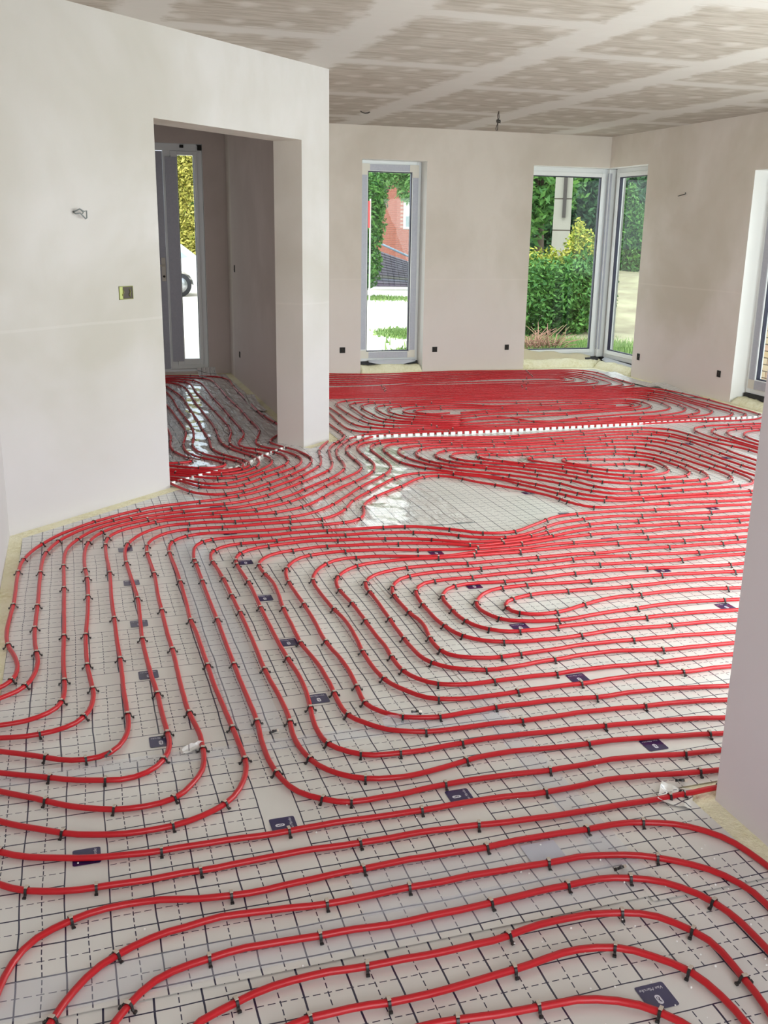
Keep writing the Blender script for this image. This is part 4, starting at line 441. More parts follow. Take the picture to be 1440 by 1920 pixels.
'X5':('2413,9938','74,-31 76,-28 77,-22 78,-16 79,-11 79,-7 80,-3 79,3 80,7 79,11 79,13 79,12 79,11 80,8 80,6 80,4 80,3 81,4 80,3 80,3 81,3 80,3 80,2 81,0 80,-2 80,-4 80,-6 80,-7 80,-8 80,-6 79,-6 79,-6 75,-10 69,-19 58,-32 45,-47 30,-61 17,-70 5,-74 -6,-74 -19,-67 -34,-57 -49,-42 -62,-28 -72,-13 -76,-5 -79,0 -80,2 -81,4 -80,3 -80,4 -81,3 -80,3 -80,3 -81,2 -80,3 -80,2 -81,3 -80,3 -80,4 -80,5 -81,6 -80,6 -80,7 -80,6 -80,5 -80,4 -80,2 -81,-1 -80,-2 -80,-3 -80,-5 -81,-5 -80,-5 -80,-4 -80,-3 -81,-1 -80,3 -80,4 -20,1',[30,41,52,71]),
'X6':('2382,9808','73,-32 76,-28 77,-18 78,-12 79,-7 80,-2 80,2 80,6 79,9 80,11 79,11 79,11 80,9 80,7 80,5 80,4 80,3 80,3 81,4 80,5 80,5 80,6 80,4 80,3 80,1 80,-2 80,-5 80,-8 80,-8 79,-7 79,-8 78,-9 72,-15 63,-25 50,-39 30,-51 10,-59 -11,-60 -31,-52 -49,-40 -62,-24 -72,-13 -77,-3 -79,1 -80,2 -80,2 -81,2 -80,1 -80,0 -81,-2 -80,-1 -80,-2 -81,-2 -80,-1 -80,0 -80,2 -80,3 -80,5 -80,6 -80,7 -80,5 -80,2 -80,0 -80,-4 -80,-5 -80,-8 -80,-7 -80,-7 -80,-5 -80,-4 -81,-3 -80,-1 -80,0 -80,3 -80,5',[30,38,47,67]),
'X7':('2354,9695','74,-33 75,-27 78,-14 78,-5 79,0 80,4 79,7 80,8 80,8 80,7 80,7 81,5 80,4 80,3 81,3 80,2 80,4 81,4 80,6 80,8 80,9 79,10 80,10 80,7 80,5 80,0 79,-4 80,-7 80,-9 79,-9 79,-11 75,-12 67,-18 53,-26 32,-33 4,-37 -23,-34 -47,-24 -63,-13 -73,-2 -78,3 -79,6 -80,6 -81,5 -80,3 -80,2 -81,1 -80,0 -81,0 -80,1 -80,1 -81,3 -80,4 -80,6 -80,7 -80,7 -80,4 -79,0 -79,-7 -78,-13 -77,-18 -77,-20 -77,-20 -78,-15 -79,-11 -80,-5 -80,-1 -80,1 -80,2 -81,1 -80,0 -80,-1',[29,36,44,64])}

LABEL = {
'N1': 'red pipe arch nearest the camera, crossing the upside down logo',
'N2': 'red heating pipe arch, second up from the arch nearest the camera',
'N3': 'red heating pipe arch, third up from the arch nearest the camera',
'N4': 'red heating pipe arch, fourth up from the arch nearest the camera',
'N5': 'red heating pipe arch, fifth up from the arch nearest the camera',
'N6': 'widest red heating pipe arch, its end passing the yellow foam below the wall stub',
'N7': 'red pipe running straight across just above the widest arch, ending at the wall stub foot',
'N8': 'red pipe running straight across over the sideways logo, next to the widest bend',
'N9': 'red pipe bending round at the left and closing off the bare oval panel in mid-room',
'N10': 'red pipe with the second largest bend by the left wall',
'N11': 'red pipe bending over the nearest faint logo, then running to far loops',
'N12': 'sixth red pipe in from the left wall, its bend just inside the faint logo',
'N13': 'fourth red pipe in from the left wall, crossing the dark logo there',
'N14': 'third red pipe in from the left wall, with a straight run and a soft bend',
'N15': 'second red pipe in from the left wall, squeezed into a tight bend',
'N16': 'red pipe closest to the left wall, with the tight kink beside the foam',
'P1': 'outermost pipe of the big oval spiral, passing just above the sideways logos',
'P2': 'second pipe inward of the big oval spiral, running past the four dark logos',
'P3': 'third pipe inward of the big oval spiral, touching the dark logos',
'P4': 'fourth pipe inward of the big oval spiral',
'P5': 'fifth pipe inward of the big oval spiral',
'P6': 'sixth pipe inward of the big oval spiral',
'P7': 'seventh pipe inward of the big oval spiral',
'P8': 'sixth pipe outward from the centre loop of the big oval spiral',
'P9': 'fifth pipe outward from the centre loop of the big oval spiral',
'P10': 'fourth pipe outward from the centre loop of the big oval spiral',
'P11': 'third pipe from the centre of the big oval spiral, its turn beside a dark logo',
'P12': 'second pipe from the centre of the big oval spiral, just around the innermost loop',
'P13': 'innermost loop at the centre of the big oval spiral',
'S3': 'pipe curving round behind the bare oval panel, outside the flat spiral below the white strip',
'S4': 'very long pipe wound into the flat spiral between the bare panel and the white strip',
'L1': 'outermost of the five open pipe loops just below the end of the white notched strip',
'L2': 'second of the five open pipe loops below the end of the white notched strip',
'L3': 'middle one of the five open pipe loops below the end of the white notched strip',
'L4': 'fourth of the five open pipe loops below the end of the white notched strip',
'L5': 'innermost short loop of the five open pipe loops beside the wall stub',
'R1': 'hall pipe nearest the hall wall, looping round the pillar foot',
'R2': 'second hall pipe from the hall wall, kinked twice near the pillar',
'R3': 'third hall pipe from the hall wall, turning in front of the notched strip teeth',
'R4': 'fourth hall pipe from the hall wall, reaching the doorway strip',
'R5': 'fifth hall pipe from the hall wall, through the shiniest film',
'R6': 'sixth hall pipe from the hall wall, through the middle of the crinkled film',
'R7': 'seventh hall pipe from the hall wall, fourth from the door jamb',
'R8': 'third hall pipe from the left door jamb, turning back in a tight hairpin',
'R9': 'hall pipe with the small pointed hairpin right beside the left door jamb',
'R10': 'short stretch of hall pipe just visible past the left door jamb',
'T3': 'third ring inward of the spiral beyond the white strip, half hidden by the pillar',
'T4': 'fourth ring inward of the spiral beyond the white strip, half hidden by the pillar',
'T5': 'largest ring of the spiral beyond the strip whose both end turns are visible',
'T6': 'sixth ring inward of the spiral beyond the white strip',
'T7': 'seventh ring inward of the spiral beyond the white strip',
'T8': 'eighth ring inward of the spiral beyond the white strip',
'T9': 'third ring from the centre of the spiral beyond the white strip',
'T10': 'second ring from the centre of the spiral beyond the white strip',
'T11': 'innermost ring of the spiral beyond the white strip',
'X1': 'pipe ring closest to the far wall, outermost of the spiral under the windows',
'X2': 'second ring inward of the pipe spiral along the far wall',
'X3': 'third ring inward of the pipe spiral along the far wall',
'X4': 'middle ring of the pipe spiral along the far wall',
'X5': 'third ring from the centre of the pipe spiral along the far wall',
'X6': 'second ring from the centre of the pipe spiral along the far wall',
'X7': 'innermost ring of the pipe spiral along the far wall',
}

# ---------------------------------------------------------------- the house: walls, floor, ceiling
def wall(name, p, q, thick, z0, z1, holes, mat, side=1, rev=None):
    """wall from p to q; its room face is the line p-q, thickness grows to the left (side=1) or right; holes: (s0, s1, z0, z1)"""
    p = Vector((*p, 0)); q = Vector((*q, 0)); d = (q-p); L = d.length; d.normalize()
    n = Vector((-d.y, d.x, 0))*side
    Mx = Matrix(((d.x, n.x, 0, p.x), (d.y, n.y, 0, p.y), (0, 0, 1, 0), (0, 0, 0, 1)))
    bm = bmesh.new()
    ss = sorted({0, L} | {h[0] for h in holes} | {h[1] for h in holes}); zs = sorted({z0, z1} | {h[2] for h in holes} | {h[3] for h in holes})
    def solid(i, j):
        if not (0 <= i < len(ss)-1 and 0 <= j < len(zs)-1): return False
        a, b = (ss[i]+ss[i+1])/2, (zs[j]+zs[j+1])/2
        return not any(h[0] < a < h[1] and h[2] < b < h[3] for h in holes)
    def quad(pts, mi=0): bm.faces.new([bm.verts.new(Mx@Vector(v)) for v in pts]).material_index = mi
    T = thick
    for i in range(len(ss)-1):
        for j in range(len(zs)-1):
            if not solid(i, j): continue
            a, b, c, e = ss[i], ss[i+1], zs[j], zs[j+1]
            quad([(a, 0, c), (b, 0, c), (b, 0, e), (a, 0, e)]); quad([(b, T, c), (a, T, c), (a, T, e), (b, T, e)])
            rm = 1 if rev else 0
            if not solid(i-1, j): quad([(a, T, c), (a, 0, c), (a, 0, e), (a, T, e)], rm if i > 0 else 0)
            if not solid(i+1, j): quad([(b, 0, c), (b, T, c), (b, T, e), (b, 0, e)], rm if i < len(ss)-2 else 0)
            if not solid(i, j-1): quad([(a, T, c), (b, T, c), (b, 0, c), (a, 0, c)], rm if j > 0 else 0)
            if not solid(i, j+1): quad([(a, 0, e), (b, 0, e), (b, T, e), (a, T, e)], rm if j < len(zs)-2 else 0)
    bmesh.ops.remove_doubles(bm, verts=bm.verts, dist=1e-5)
    bmesh.ops.recalc_face_normals(bm, faces=bm.faces)
    o = obj(name, bm, [mat, rev or mat]); tag(o, kind='structure'); return o


CZ = 2.58
bm = bmesh.new(); box(bm, -1.3, 6.3, -2.3, 11.1, -.25, 0)
tag(obj('floor', bm, M['foam']), kind='structure')
bm = bmesh.new(); box(bm, -1.3, 6.45, -2.4, 11.25, CZ, CZ+.35)
tag(obj('ceiling', bm, M['ceiling']), kind='structure')
DA, DB, DC, DD = (-.378, 5.12), (.501, 5.913), (1.529, 6.878), (1.79, 7.085)
sq = lambda a, b: math.hypot(a[0]-b[0], a[1]-b[1])
Ld = sq(DA, DD)
# diagonal wall with the doorway to the hall
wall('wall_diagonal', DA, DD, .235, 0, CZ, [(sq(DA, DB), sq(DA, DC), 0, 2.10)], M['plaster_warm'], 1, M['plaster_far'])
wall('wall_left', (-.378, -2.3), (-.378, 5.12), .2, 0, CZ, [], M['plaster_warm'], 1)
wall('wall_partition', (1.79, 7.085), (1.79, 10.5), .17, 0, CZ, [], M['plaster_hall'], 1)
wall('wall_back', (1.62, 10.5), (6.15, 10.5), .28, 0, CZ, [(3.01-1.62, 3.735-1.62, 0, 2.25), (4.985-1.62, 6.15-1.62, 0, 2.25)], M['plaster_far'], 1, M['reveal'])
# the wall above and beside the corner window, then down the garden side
wall('wall_right', (5.93, 10.5), (5.93, 2.04), .24, 0, CZ, [(0, .80, 0, 2.25), (2.59, 4.9, 0, 2.10), (5.1, 8.15, 0, 2.25)], M['plaster_far_lit'], 1, M['reveal'])
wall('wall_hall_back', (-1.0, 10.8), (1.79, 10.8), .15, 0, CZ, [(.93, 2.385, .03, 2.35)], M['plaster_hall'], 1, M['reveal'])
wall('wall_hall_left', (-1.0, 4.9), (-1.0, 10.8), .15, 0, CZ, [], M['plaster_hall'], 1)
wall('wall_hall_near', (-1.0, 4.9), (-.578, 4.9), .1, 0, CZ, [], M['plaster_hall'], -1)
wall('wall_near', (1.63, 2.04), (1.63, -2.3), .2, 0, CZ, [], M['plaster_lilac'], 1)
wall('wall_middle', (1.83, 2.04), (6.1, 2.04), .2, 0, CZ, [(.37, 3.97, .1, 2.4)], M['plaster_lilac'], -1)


# ---------------------------------------------------------------- windows
def bars(parent, name, quads, mat, y0, y1, plane='y'):
    """one mesh of bars: (x0, x1, z0, z1) in the window plane, y0..y1 deep"""
    bm = bmesh.new()
    for a, b, c, d in quads:
        if plane == 'y': box(bm, a, b, y0, y1, c, d)
        else: box(bm, y0, y1, a, b, c, d)
    o = obj(name, bm, mat, parent); bev(o, .003); return o


def pane(parent, a, b, z0, z1, y, plane='y'):
    V = [(a, y, z0), (b, y, z0), (b, y, z1), (a, y, z1)] if plane == 'y' else [(y, a, z0), (y, b, z0), (y, b, z1), (y, a, z1)]
    return raw('glass_pane', V, [(0, 1, 2, 3)], M['glass'], parent)


def window(name, a, b, z0, z1, y, plane='y', fw=.07, cw=.055, film=False, frame_mat=None, gask=True):
    """frame, sash, gasket and pane; y is the room-side face, s the outward sign"""
    w = empty(name); tag(w, kind='structure')
    F = frame_mat or M['white']
    bars(w, 'window_frame', [(a, a+fw, z0, z1), (b-fw, b, z0, z1), (a+fw, b-fw, z0, z0+fw), (a+fw, b-fw, z1-fw, z1)], F, y+.02, y+.09, plane)
    a2, b2, c2, d2 = a+fw*.7, b-fw*.7, z0+fw*.7, z1-fw*.7
    bars(w, 'sash', [(a2, a2+cw, c2, d2), (b2-cw, b2, c2, d2), (a2+cw, b2-cw, c2, c2+cw), (a2+cw, b2-cw, d2-cw, d2)], F, y, y+.07, plane)
    a3, b3, c3, d3 = a2+cw, b2-cw, c2+cw, d2-cw
    g = .010
    bars(w, 'gasket', [(a3, a3+g, c3, d3), (b3-g, b3, c3, d3), (a3+g, b3-g, c3, c3+g), (a3+g, b3-g, d3-g, d3)], M['gasket'], y+.012, y+.05, plane)
    pane(w, a3+.002, b3-.002, c3+.002, d3-.002, y+.035, plane)
    if film:   # grey protective film strips still on the sash, with cream tape at the corners
        e = .004
        for q in ((a2+.004, a2+cw-.008, c2+.1, d2-.09), (b2-cw+.008, b2-.004, c2+.06, d2-.1), (a2+.07, b2-.09, d2-cw+.006, d2-.004), (a2+.07, b2-.05, c2+.004, c2+cw-.008)):
            bars(w, 'protective_film', [q], M['grey_film'], y-e, y-.0003, plane)
        for q in ((a2+.001, a2+.095, d2-.115, d2-.001), (b2-.105, b2-.001, d2-.13, d2-.001), (a2+.001, a2+.10, c2+.001, c2+.09), (b2-.09, b2-.001, c2+.001, c2+.085)):
            bm = bmesh.new()
            x0, x1, zz0, zz1 = q; t_ = .0045
            cwv = cw
            hx = x0 < (a+b)/2; hz = zz0 < (z0+z1)/2
            cwv = cw*.96; parts = [((x0, x0+cwv) if hx else (x1-cwv, x1)) + (zz0, zz1), ((x0+cwv, x1) if hx else (x0, x1-cwv)) + ((zz0, zz0+cwv) if hz else (zz1-cwv, zz1))]
            for (p0, p1, q0, q1) in parts:
                if plane == 'y': box(bm, p0, p1, y-t_-.001, y-.0002, q0, q1)
                else: box(bm, y-t_-.001, y-.0002, p0, p1, q0, q1)
            obj('masking_tape', bm, M['masking'], w)
    return w


window('window_1', 3.012, 3.733, .11, 2.25, 10.66, 'y', .05, .075, film=True)
wl = window('window_2', 4.90, 6.02, .105, 2.25, 10.66, 'y', .07, .045)
wr = window('window_3', 9.62, 10.60, .105, 2.25, 6.06, 'x', .07, .045)
# post that joins the two corner panes
bm = bmesh.new(); box(bm, 6.00, 6.14, 10.62, 10.76, .105, 2.25); pst = obj('corner_post', bm, M['white'], wl); bev(pst, .012)
bm = bmesh.new(); box(bm, 6.008, 6.028, 10.612, 10.6195, .2, 2.2); box(bm, 5.9925, 5.9995, 10.63, 10.65, .2, 2.2); obj('post_film', bm, M['grey_film'], wl)
w3 = window('window_4', 5.65, 7.885, .10, 2.09, 6.06, 'x', .07, .09, film=True)
window('added_window_5', 2.37, 5.36, .02, 2.23, 6.06, 'x', .07, .06)  # unseen window and wall opening added to admit the garden fill lamp
window('added_window_6', 2.22, 5.78, .11, 2.39, 1.90, 'y', .07, .06)  # unseen, added with its opening so the rear fill lamp shines in
# plaster soffit pieces above the corner window and its jambs are part of the walls; blocking under the frames
for nm, (x0, x1, y0, y1, z1) in {'sill_block_far': (3.012, 3.733, 10.66, 10.78, .108), 'sill_block_corner': (4.99, 6.14, 10.66, 10.78, .103),
                                 'sill_block_garden': (6.06, 6.17, 9.72, 10.66, .103), 'sill_block_side': (6.06, 6.17, 5.65, 7.885, .098)}.items():
    bm = bmesh.new(); box(bm, x0, x1, y0, y1, 0, z1); tag(obj('trim_'+nm, bm, M['bitumen']), kind='structure')

# front door leaf and sidelight of the hall
d = empty('door_1'); tag(d, kind='structure')
bm = bmesh.new(); box(bm, -.1, 1.40, 10.93, 10.96, -.25, .06); obj('threshold', bm, M['bitumen'], d)
bars(d, 'door_frame', [(-.06, .0, .03, 2.349), (1.33, 1.383, .03, 2.349), (.0, 1.33, .029, .06), (-.06, 1.383, 2.335, 2.3499), (.0, 1.33, 2.28, 2.34), (.985, 1.06, .05, 2.28), (1.06, 1.33, .05, .10)], M['white'], 10.83, 10.90)
bars(d, 'sidelight_sash', [(1.062, 1.128, .10, 2.278), (1.298, 1.33, .10, 2.278), (1.128, 1.298, .10, .165), (1.128, 1.298, 2.24, 2.278)], M['white'], 10.815, 10.88)
bars(d, 'gasket', [(1.128, 1.134, .165, 2.24), (1.292, 1.298, .165, 2.24)], M['gasket'], 10.83, 10.86)
pane(d, 1.134, 1.292, .165, 2.24, 10.85)
bars(d, 'protective_film', [(1.005, 1.122, .14, 2.22)], M['grey_film'], 10.808, 10.8148)
bars(d, 'door_leaf', [(.0, .982, .06, 2.275)], M['grey_film'], 10.84, 10.89)
bars(d, 'door_moulding', [(.885, .91, .2, 2.15), (.08, .105, .2, 2.15), (.105, .885, .2, .225), (.105, .885, 2.125, 2.15)], M['white'], 10.825, 10.8398)
bars(d, 'door_panel', [(.13, .86, .25, 2.1)], M['grey_film'], 10.832, 10.8398)
bm = bmesh.new(); box(bm, .928, .972, 10.828, 10.8398, .98, 1.22); hp = obj('lock_plate', bm, M['masking'], d); bev(hp, .004)
bm = bmesh.new(); add_tube(bm, [(.95, 10.828, 1.14), (.95, 10.79, 1.14), (.94, 10.785, 1.14), (.83, 10.785, 1.14)], .009); obj('door_handle', bm, M['masking'], d)
bm = bmesh.new(); add_tube(bm, [(.95, 10.827, 1.03), (.95, 10.815, 1.03)], .012, 12); obj('lock_cylinder', bm, M['cable_dark'], d)
bars(d, 'frame_packer', [(1.16, 1.20, 2.31, 2.339), (1.34, 1.382, 2.29, 2.339)], M['dark'], 10.815, 10.8298)


# ---------------------------------------------------------------- insulating film on the floor
def sheet(name, u0, u1, v0, v1, z, mat, cuts=(), res=.06, amp=.0012, seed=0, wr=0.0):
    nu, nv = max(2, int((u1-u0)/res)), max(2, int((v1-v0)/res))
    bm = bmesh.new(); g = []
    for j in range(nv+1):
        row = []
        for i in range(nu+1):
            x, y = u0+(u1-u0)*i/nu, v0+(v1-v0)*j/nv
            h = amp*(.5+.5*noise.noise(Vector((x*5, y*5, seed))))
            if wr: h += wr*abs(noise.noise(Vector((x*7+y*4, y*1.6-x, seed+3))))+wr*.6*abs(noise.noise(Vector((x*19, y*12, seed))))
            ed = min((x-u0), (u1-x), (y-v0), (v1-y))
            row.append(bm.verts.new((x, y, z+h)))
        g.append(row)
    for j in range(nv):
        for i in range(nu): bm.faces.new((g[j][i], g[j][i+1], g[j+1][i+1], g[j+1][i]))
    for (px, py, nx, ny) in cuts:   # keep the side the normal points away from
        bmesh.ops.bisect_plane(bm, geom=bm.verts[:]+bm.edges[:]+bm.faces[:], plane_co=(px, py, 0), plane_no=(nx, ny, 0), clear_outer=True)
    o = obj(name, bm, mat, smooth=True)
    return o


DN = Vector((-(DD[1]-DA[1]), DD[0]-DA[0])).normalized()          # normal of the diagonal wall, out of the room
cut_diag = (DA[0]-DN.x*.085, DA[1]-DN.y*.085, DN.x, DN.y)
cut_hall = (DA[0]+DN.x*.02, DA[1]+DN.y*.02, -DN.x, -DN.y)
PER = .4885
SHEETS = [  # name, u0, u1, v0, v1, z, logo column (u, v, rotated), label
    ('F0', -.315, .56, 2.62, 7.2, .0010, (.172, 2.788, 0), 'printed film sheet running along the left wall and up to the doorway'),
    ('F1', .40, 1.30, 2.60, 8.0, .0024, (.704, 2.935, 0), 'printed film sheet with four dark logos, second from the left wall'),
    ('F2', 1.22, 2.20, 2.12, 7.12, .0038, (1.628, 2.841, 0), 'long printed film sheet under the oval spiral, ending at the white strip'),
    ('F7', 1.86, 2.20, 7.05, 10.36, .0030, (1.628, 2.841, 0), 'narrow strip of printed film behind the pillar, beyond the white strip'),
    ('F6', 1.22, 1.562, 1.70, 2.16, .0052, (1.628, 2.841, 0), 'short end of film reaching the yellow foam at the wall stub foot'),
    ('F3', 2.13, 3.12, 2.12, 10.40, .0010, (2.578, 3.313, 0), 'long printed film sheet ending below the narrow grey framed window'),
    ('F4', 3.04, 4.05, 2.12, 10.40, .0024, (3.471, 4.68, 0), 'long printed film sheet ending under the wall between the far windows'),
    ('F5', 3.98, 5.84, 2.12, 10.36, .0010, (4.403, 6.311, 0), 'wide printed film sheet along the garden wall, ending at the corner window'),
    ('M', -.315, 1.26, 1.72, 2.68, .0045, (-.056, 2.245, 1), 'crosswise printed film sheet with sideways logos, just beyond the lowest pipe arches'),
    ('N', -.35, 1.575, -1.2, 1.80, .0015, (1.062, 1.436, 2), 'printed film sheet nearest the camera, its logo printed upside down'),
]
CUTS = {'F0': [cut_diag], 'F1': [cut_diag], 'F2': [(1.83, 7.02, -.67, .742)]}
SZ = {}
sheet_objs = {}
for nm, u0, u1, v0, v1, z, (lu, lv, ro), lab in SHEETS:
    per = .4995 if ro else PER
    mt = film_mat('printed_film_'+nm, (lu, lv), {0: 0, 1: PI/2, 2: 0}[ro], per)
    o = sheet('insulation_film', u0, u1, v0, v1, z, mt, CUTS.get(nm, ()), .06 if v0 < 3 and v1 < 5 else .09, .0010, lu)
    tag(o, lab, 'plastic film', 'printed film sheets on the floor'); sheet_objs[nm] = (o, u0, u1, v0, v1, z, lu, lv, ro, per)
hall_mat = film_mat('printed_film_hall', (.60, 8.6), 0, PER, wrinkle=1.0, base=(.66, .65, .63))
o = sheet('insulation_film', -.93, 1.54, 5.3, 10.66, .0010, hall_mat, [cut_hall], .035, .001, 9, .012)
tag(o, 'crinkled glossy printed film on the hall floor beyond the doorway', 'plastic film', 'printed film sheets on the floor')
dm = film_mat('printed_film_doorway', (1.2, 6.2), .1, PER, wrinkle=.3)
bm = bmesh.new(); rows = []
for j in range(9):
    rows.append([])
    for i in range(25):
        s_ = sq(DA, DB)+.02+(sq(DA, DC)-sq(DA, DB)-.04)*i/24; n_ = -.14+.44*j/8
        p_ = Vector((DA[0], DA[1], 0))+Vector((DD[0]-DA[0], DD[1]-DA[1], 0)).normalized()*s_+Vector((DN.x, DN.y, 0))*n_
        rows[-1].append(bm.verts.new((p_.x, p_.y, .0042+.001*math.sin(i*1.3+j))))
for j in range(8):
    for i in range(24): bm.faces.new((rows[j][i], rows[j][i+1], rows[j+1][i+1], rows[j+1][i]))
o = obj('insulation_film', bm, dm, smooth=True); tag(o, 'printed film piece in the doorway, under the short white notched strip', 'plastic film', 'printed film sheets on the floor')
loose_mat = film_mat('printed_film_loose', (1.628, 2.841), 0, PER, wrinkle=.6, base=(.72, .71, .69))
o = sheet('insulation_film', 1.22, 2.02, 4.75, 7.0, .0048, loose_mat, [cut_diag], .03, .001, 4, .006)
tag(o, 'creased shiny film patch left of the bare panel in mid-room', 'plastic film', 'printed film sheets on the floor')
o = sheet('insulation_film', 1.95, 3.0, 6.0, 7.0, .0052, loose_mat, [], .03, .001, 5, .006)
tag(o, 'creased shiny film patch just before the white notched strip', 'plastic film', 'printed film sheets on the floor')

# the printed logo: navy rounded badge, wordmark, white pill with a dark curl
def rrect(bm, w, h, r, z, n=5, mi=0, th=.0):
    pts = []
    for cx, cy, a0 in ((w/2-r, h/2-r, 0), (-w/2+r, h/2-r, PI/2), (-w/2+r, -h/2+r, PI), (w/2-r, -h/2+r, 1.5*PI)):
        for k in range(n+1):
            a = a0+k*PI/2/n; pts.append((cx+r*math.cos(a), cy+r*math.sin(a)))
    return pts


def logo_mesh():
    bm = bmesh.new()
    f = bm.faces.new([bm.verts.new((x, y, 0)) for x, y in rrect(bm, .068, .068, .006, 0)]); f.material_index = 0
    # white pill, upright below the words
    f = bm.faces.new([bm.verts.new((x, y+.0095, .0003)) for x, y in rrect(bm, .0125, .0255, .0062, 0)]); f.material_index = 1
    # dark curl inside it
    P_ = [(-.0015, -.0035), (-.0035, -.001), (-.003, .003), (0, .0045), (.0025, .002), (.001, -.001), (.000, -.004), (.001, -.008), (.0035, -.0095)]
    wd = [.0005, .0007, .0008, .0009, .0010, .0012, .0015, .0017, .0006]
    L, R = [], []
    for i, (x, y) in enumerate(P_):
        a = Vector(P_[max(i-1, 0)]); b = Vector(P_[min(i+1, len(P_)-1)]); t_ = (b-a).normalized(); n = Vector((-t_.y, t_.x))*wd[i]
        L.append(bm.verts.new((-x-n.x, -y-n.y+.0070, .0006))); R.append(bm.verts.new((-x+n.x, -y+n.y+.0070, .0006)))
    for i in range(len(P_)-1):
        bm.faces.new((L[i], L[i+1], R[i+1], R[i])).material_index = 0
    cu = bpy.data.curves.new('wordmark', 'FONT'); cu.body = 'Van Marcke'; cu.size = .0115; cu.shear = .35; cu.align_x = 'CENTER'; cu.align_y = 'CENTER'; cu.resolution_u = 2
    to = bpy.data.objects.new('wordmark', cu); COL.objects.link(to)
    dg = bpy.context.evaluated_depsgraph_get(); dg.update(); me = to.evaluated_get(dg).to_mesh()
    vs = [bm.verts.new((v.co.x, v.co.y-.0205, .0003)) for v in me.vertices]
    for p_ in me.polygons:
        try: bm.faces.new([vs[i] for i in p_.vertices]).material_index = 1
        except ValueError: pass
    to.evaluated_get(dg).to_mesh_clear(); bpy.data.objects.remove(to); bpy.data.curves.remove(cu)
    me = bpy.data.meshes.new('printed_logo'); bm.to_mesh(me); bm.free(); me.materials.append(M['navy']); me.materials.append(M['white_ink'])
    # every printed face looks up
    return me


LOGO = logo_mesh()
for nm, (o, u0, u1, v0, v1, z, lu, lv, ro, per) in sheet_objs.items():
    for k in range(-12, 24):
        u, v = (lu, lv+k*per) if ro != 1 else (lu+k*per, lv)
        if not (u0+.04 < u < u1-.04 and v0+.04 < v < v1-.04): continue
        if nm == 'N' and k not in (0, -1, -2): continue
        if (nm == 'F0' and v > 5.2) or nm == 'F6': continue
        if (u-DA[0])*DN.x+(v-DA[1])*DN.y > -.12: continue
        c = bpy.data.objects.new('printed_logo', LOGO); link(c, o)
        c.location = (u, v, z+.0012+.0006); c.rotation_euler = (0, 0, {0: PI, 1: PI/2, 2: PI}[ro])

# clear strips over the seams, tape and stand-ins for see-through film overlaps
def tape(name, pts, w, z, label):
    V = []; F = []
    for i, (x, y) in enumerate(pts):
        a = Vector(pts[max(i-1, 0)]); b = Vector(pts[min(i+1, len(pts)-1)]); t_ = (b-a).normalized(); n = Vector((-t_.y, t_.x))*w/2
        V += [(x+n.x, y+n.y, z), (x-n.x, y-n.y, z)]
    for i in range(len(pts)-1): F.append((2*i, 2*i+1, 2*i+3, 2*i+2))
    o = raw('clear_tape', V, F, M['tape']); tag(o, label, 'tape', 'clear tape on the film seams'); return o


def seg(a, b, n=8, j=.004): return [(a[0]+(b[0]-a[0])*k/n+random.uniform(-j, j), a[1]+(b[1]-a[1])*k/n+random.uniform(-j, j)) for k in range(n+1)]


tape('t', seg((-.30, 1.79), (1.27, 1.80)), .11, .0066, 'clear tape strip across the film between the lowest arches')
tape('t', seg((.55, 1.92), (1.24, 1.93)), .17, .0070, 'wide clear patch standing for two pale film edges that overlap, near the lowest arches')
tape('t', seg((-.30, 2.67), (.52, 2.665)), .07, .0068, 'clear tape strip over the seam crossing the bends by the left wall')
tape('t', seg((.52, 2.665), (1.25, 2.66)), .07, .0072, 'clear tape strip over the crosswise seam below the oval spiral')
tape('t', seg((1.22, 1.84), (1.235, 2.9)), .09, .0074, 'clear tape strip along the film seam beside the wall stub')
tape('t', seg((.47, 2.75), (.47, 5.3), 14), .16, .0070, 'long pale tape strip along the seam beside the faint logos')
bm = bmesh.new(); box(bm, 1.005, 1.10, 1.895, 1.985, .0078, .0082)  # grey square standing in for the buried logo under the overlap
g = NT('faded_logo_grey', (.50, .52, .60), .3); tag(obj('faded_logo_patch', bm, g.m), 'faded grey logo square showing through the film above the third arch', 'tape')

# ---------------------------------------------------------------- clips and pipes
def clip_mesh():
    bm = bmesh.new()
    ro, t_, zc = .0105, .0028, 0.0
    # arch over the pipe, legs going down to feet on the film; local X across the pipe, Y along it, z=0 pipe axis
    prof = [(-.0165, -.0085), (-.0140, -.0070), (-.0108, -.004)]
    for k in range(9):
        a = PI-PI*k/8; prof.append((ro*math.cos(a), ro*math.sin(a)+.0))
    prof += [(.0108, -.004), (.0140, -.0070), (.0165, -.0085)]
    hw = .0032
    V = []
    for i, (x, z) in enumerate(prof):
        a = Vector(prof[max(i-1, 0)]); b = Vector(prof[min(i+1, len(prof)-1)]); t2 = (b-a).normalized(); n = Vector((-t2.y, t2.x))*t_/2
        V.append([bm.verts.new((x+s*n.x, y, z+s*n.y)) for s, y in ((1, -hw), (1, hw), (-1, hw), (-1, -hw))])
    for i in range(len(V)-1):
        for k in range(4): bm.faces.new((V[i][k], V[i][(k+1) % 4], V[i+1][(k+1) % 4], V[i+1][k]))
    bm.faces.new(V[0][::-1]); bm.faces.new(V[-1])
    for s in (-1, 1): box(bm, s*.0175-.0025, s*.0175+.0025, -.0042, .0042, -.011, -.0060)
    box(bm, -.0058, .0058, -.0038, .0040, .0105, .0128, mi=1)
    bmesh.ops.recalc_face_normals(bm, faces=bm.faces)
    me = bpy.data.meshes.new('clip'); bm.to_mesh(me); bm.free(); me.materials.append(M['clip']); me.materials.append(M['clip_top']); return me


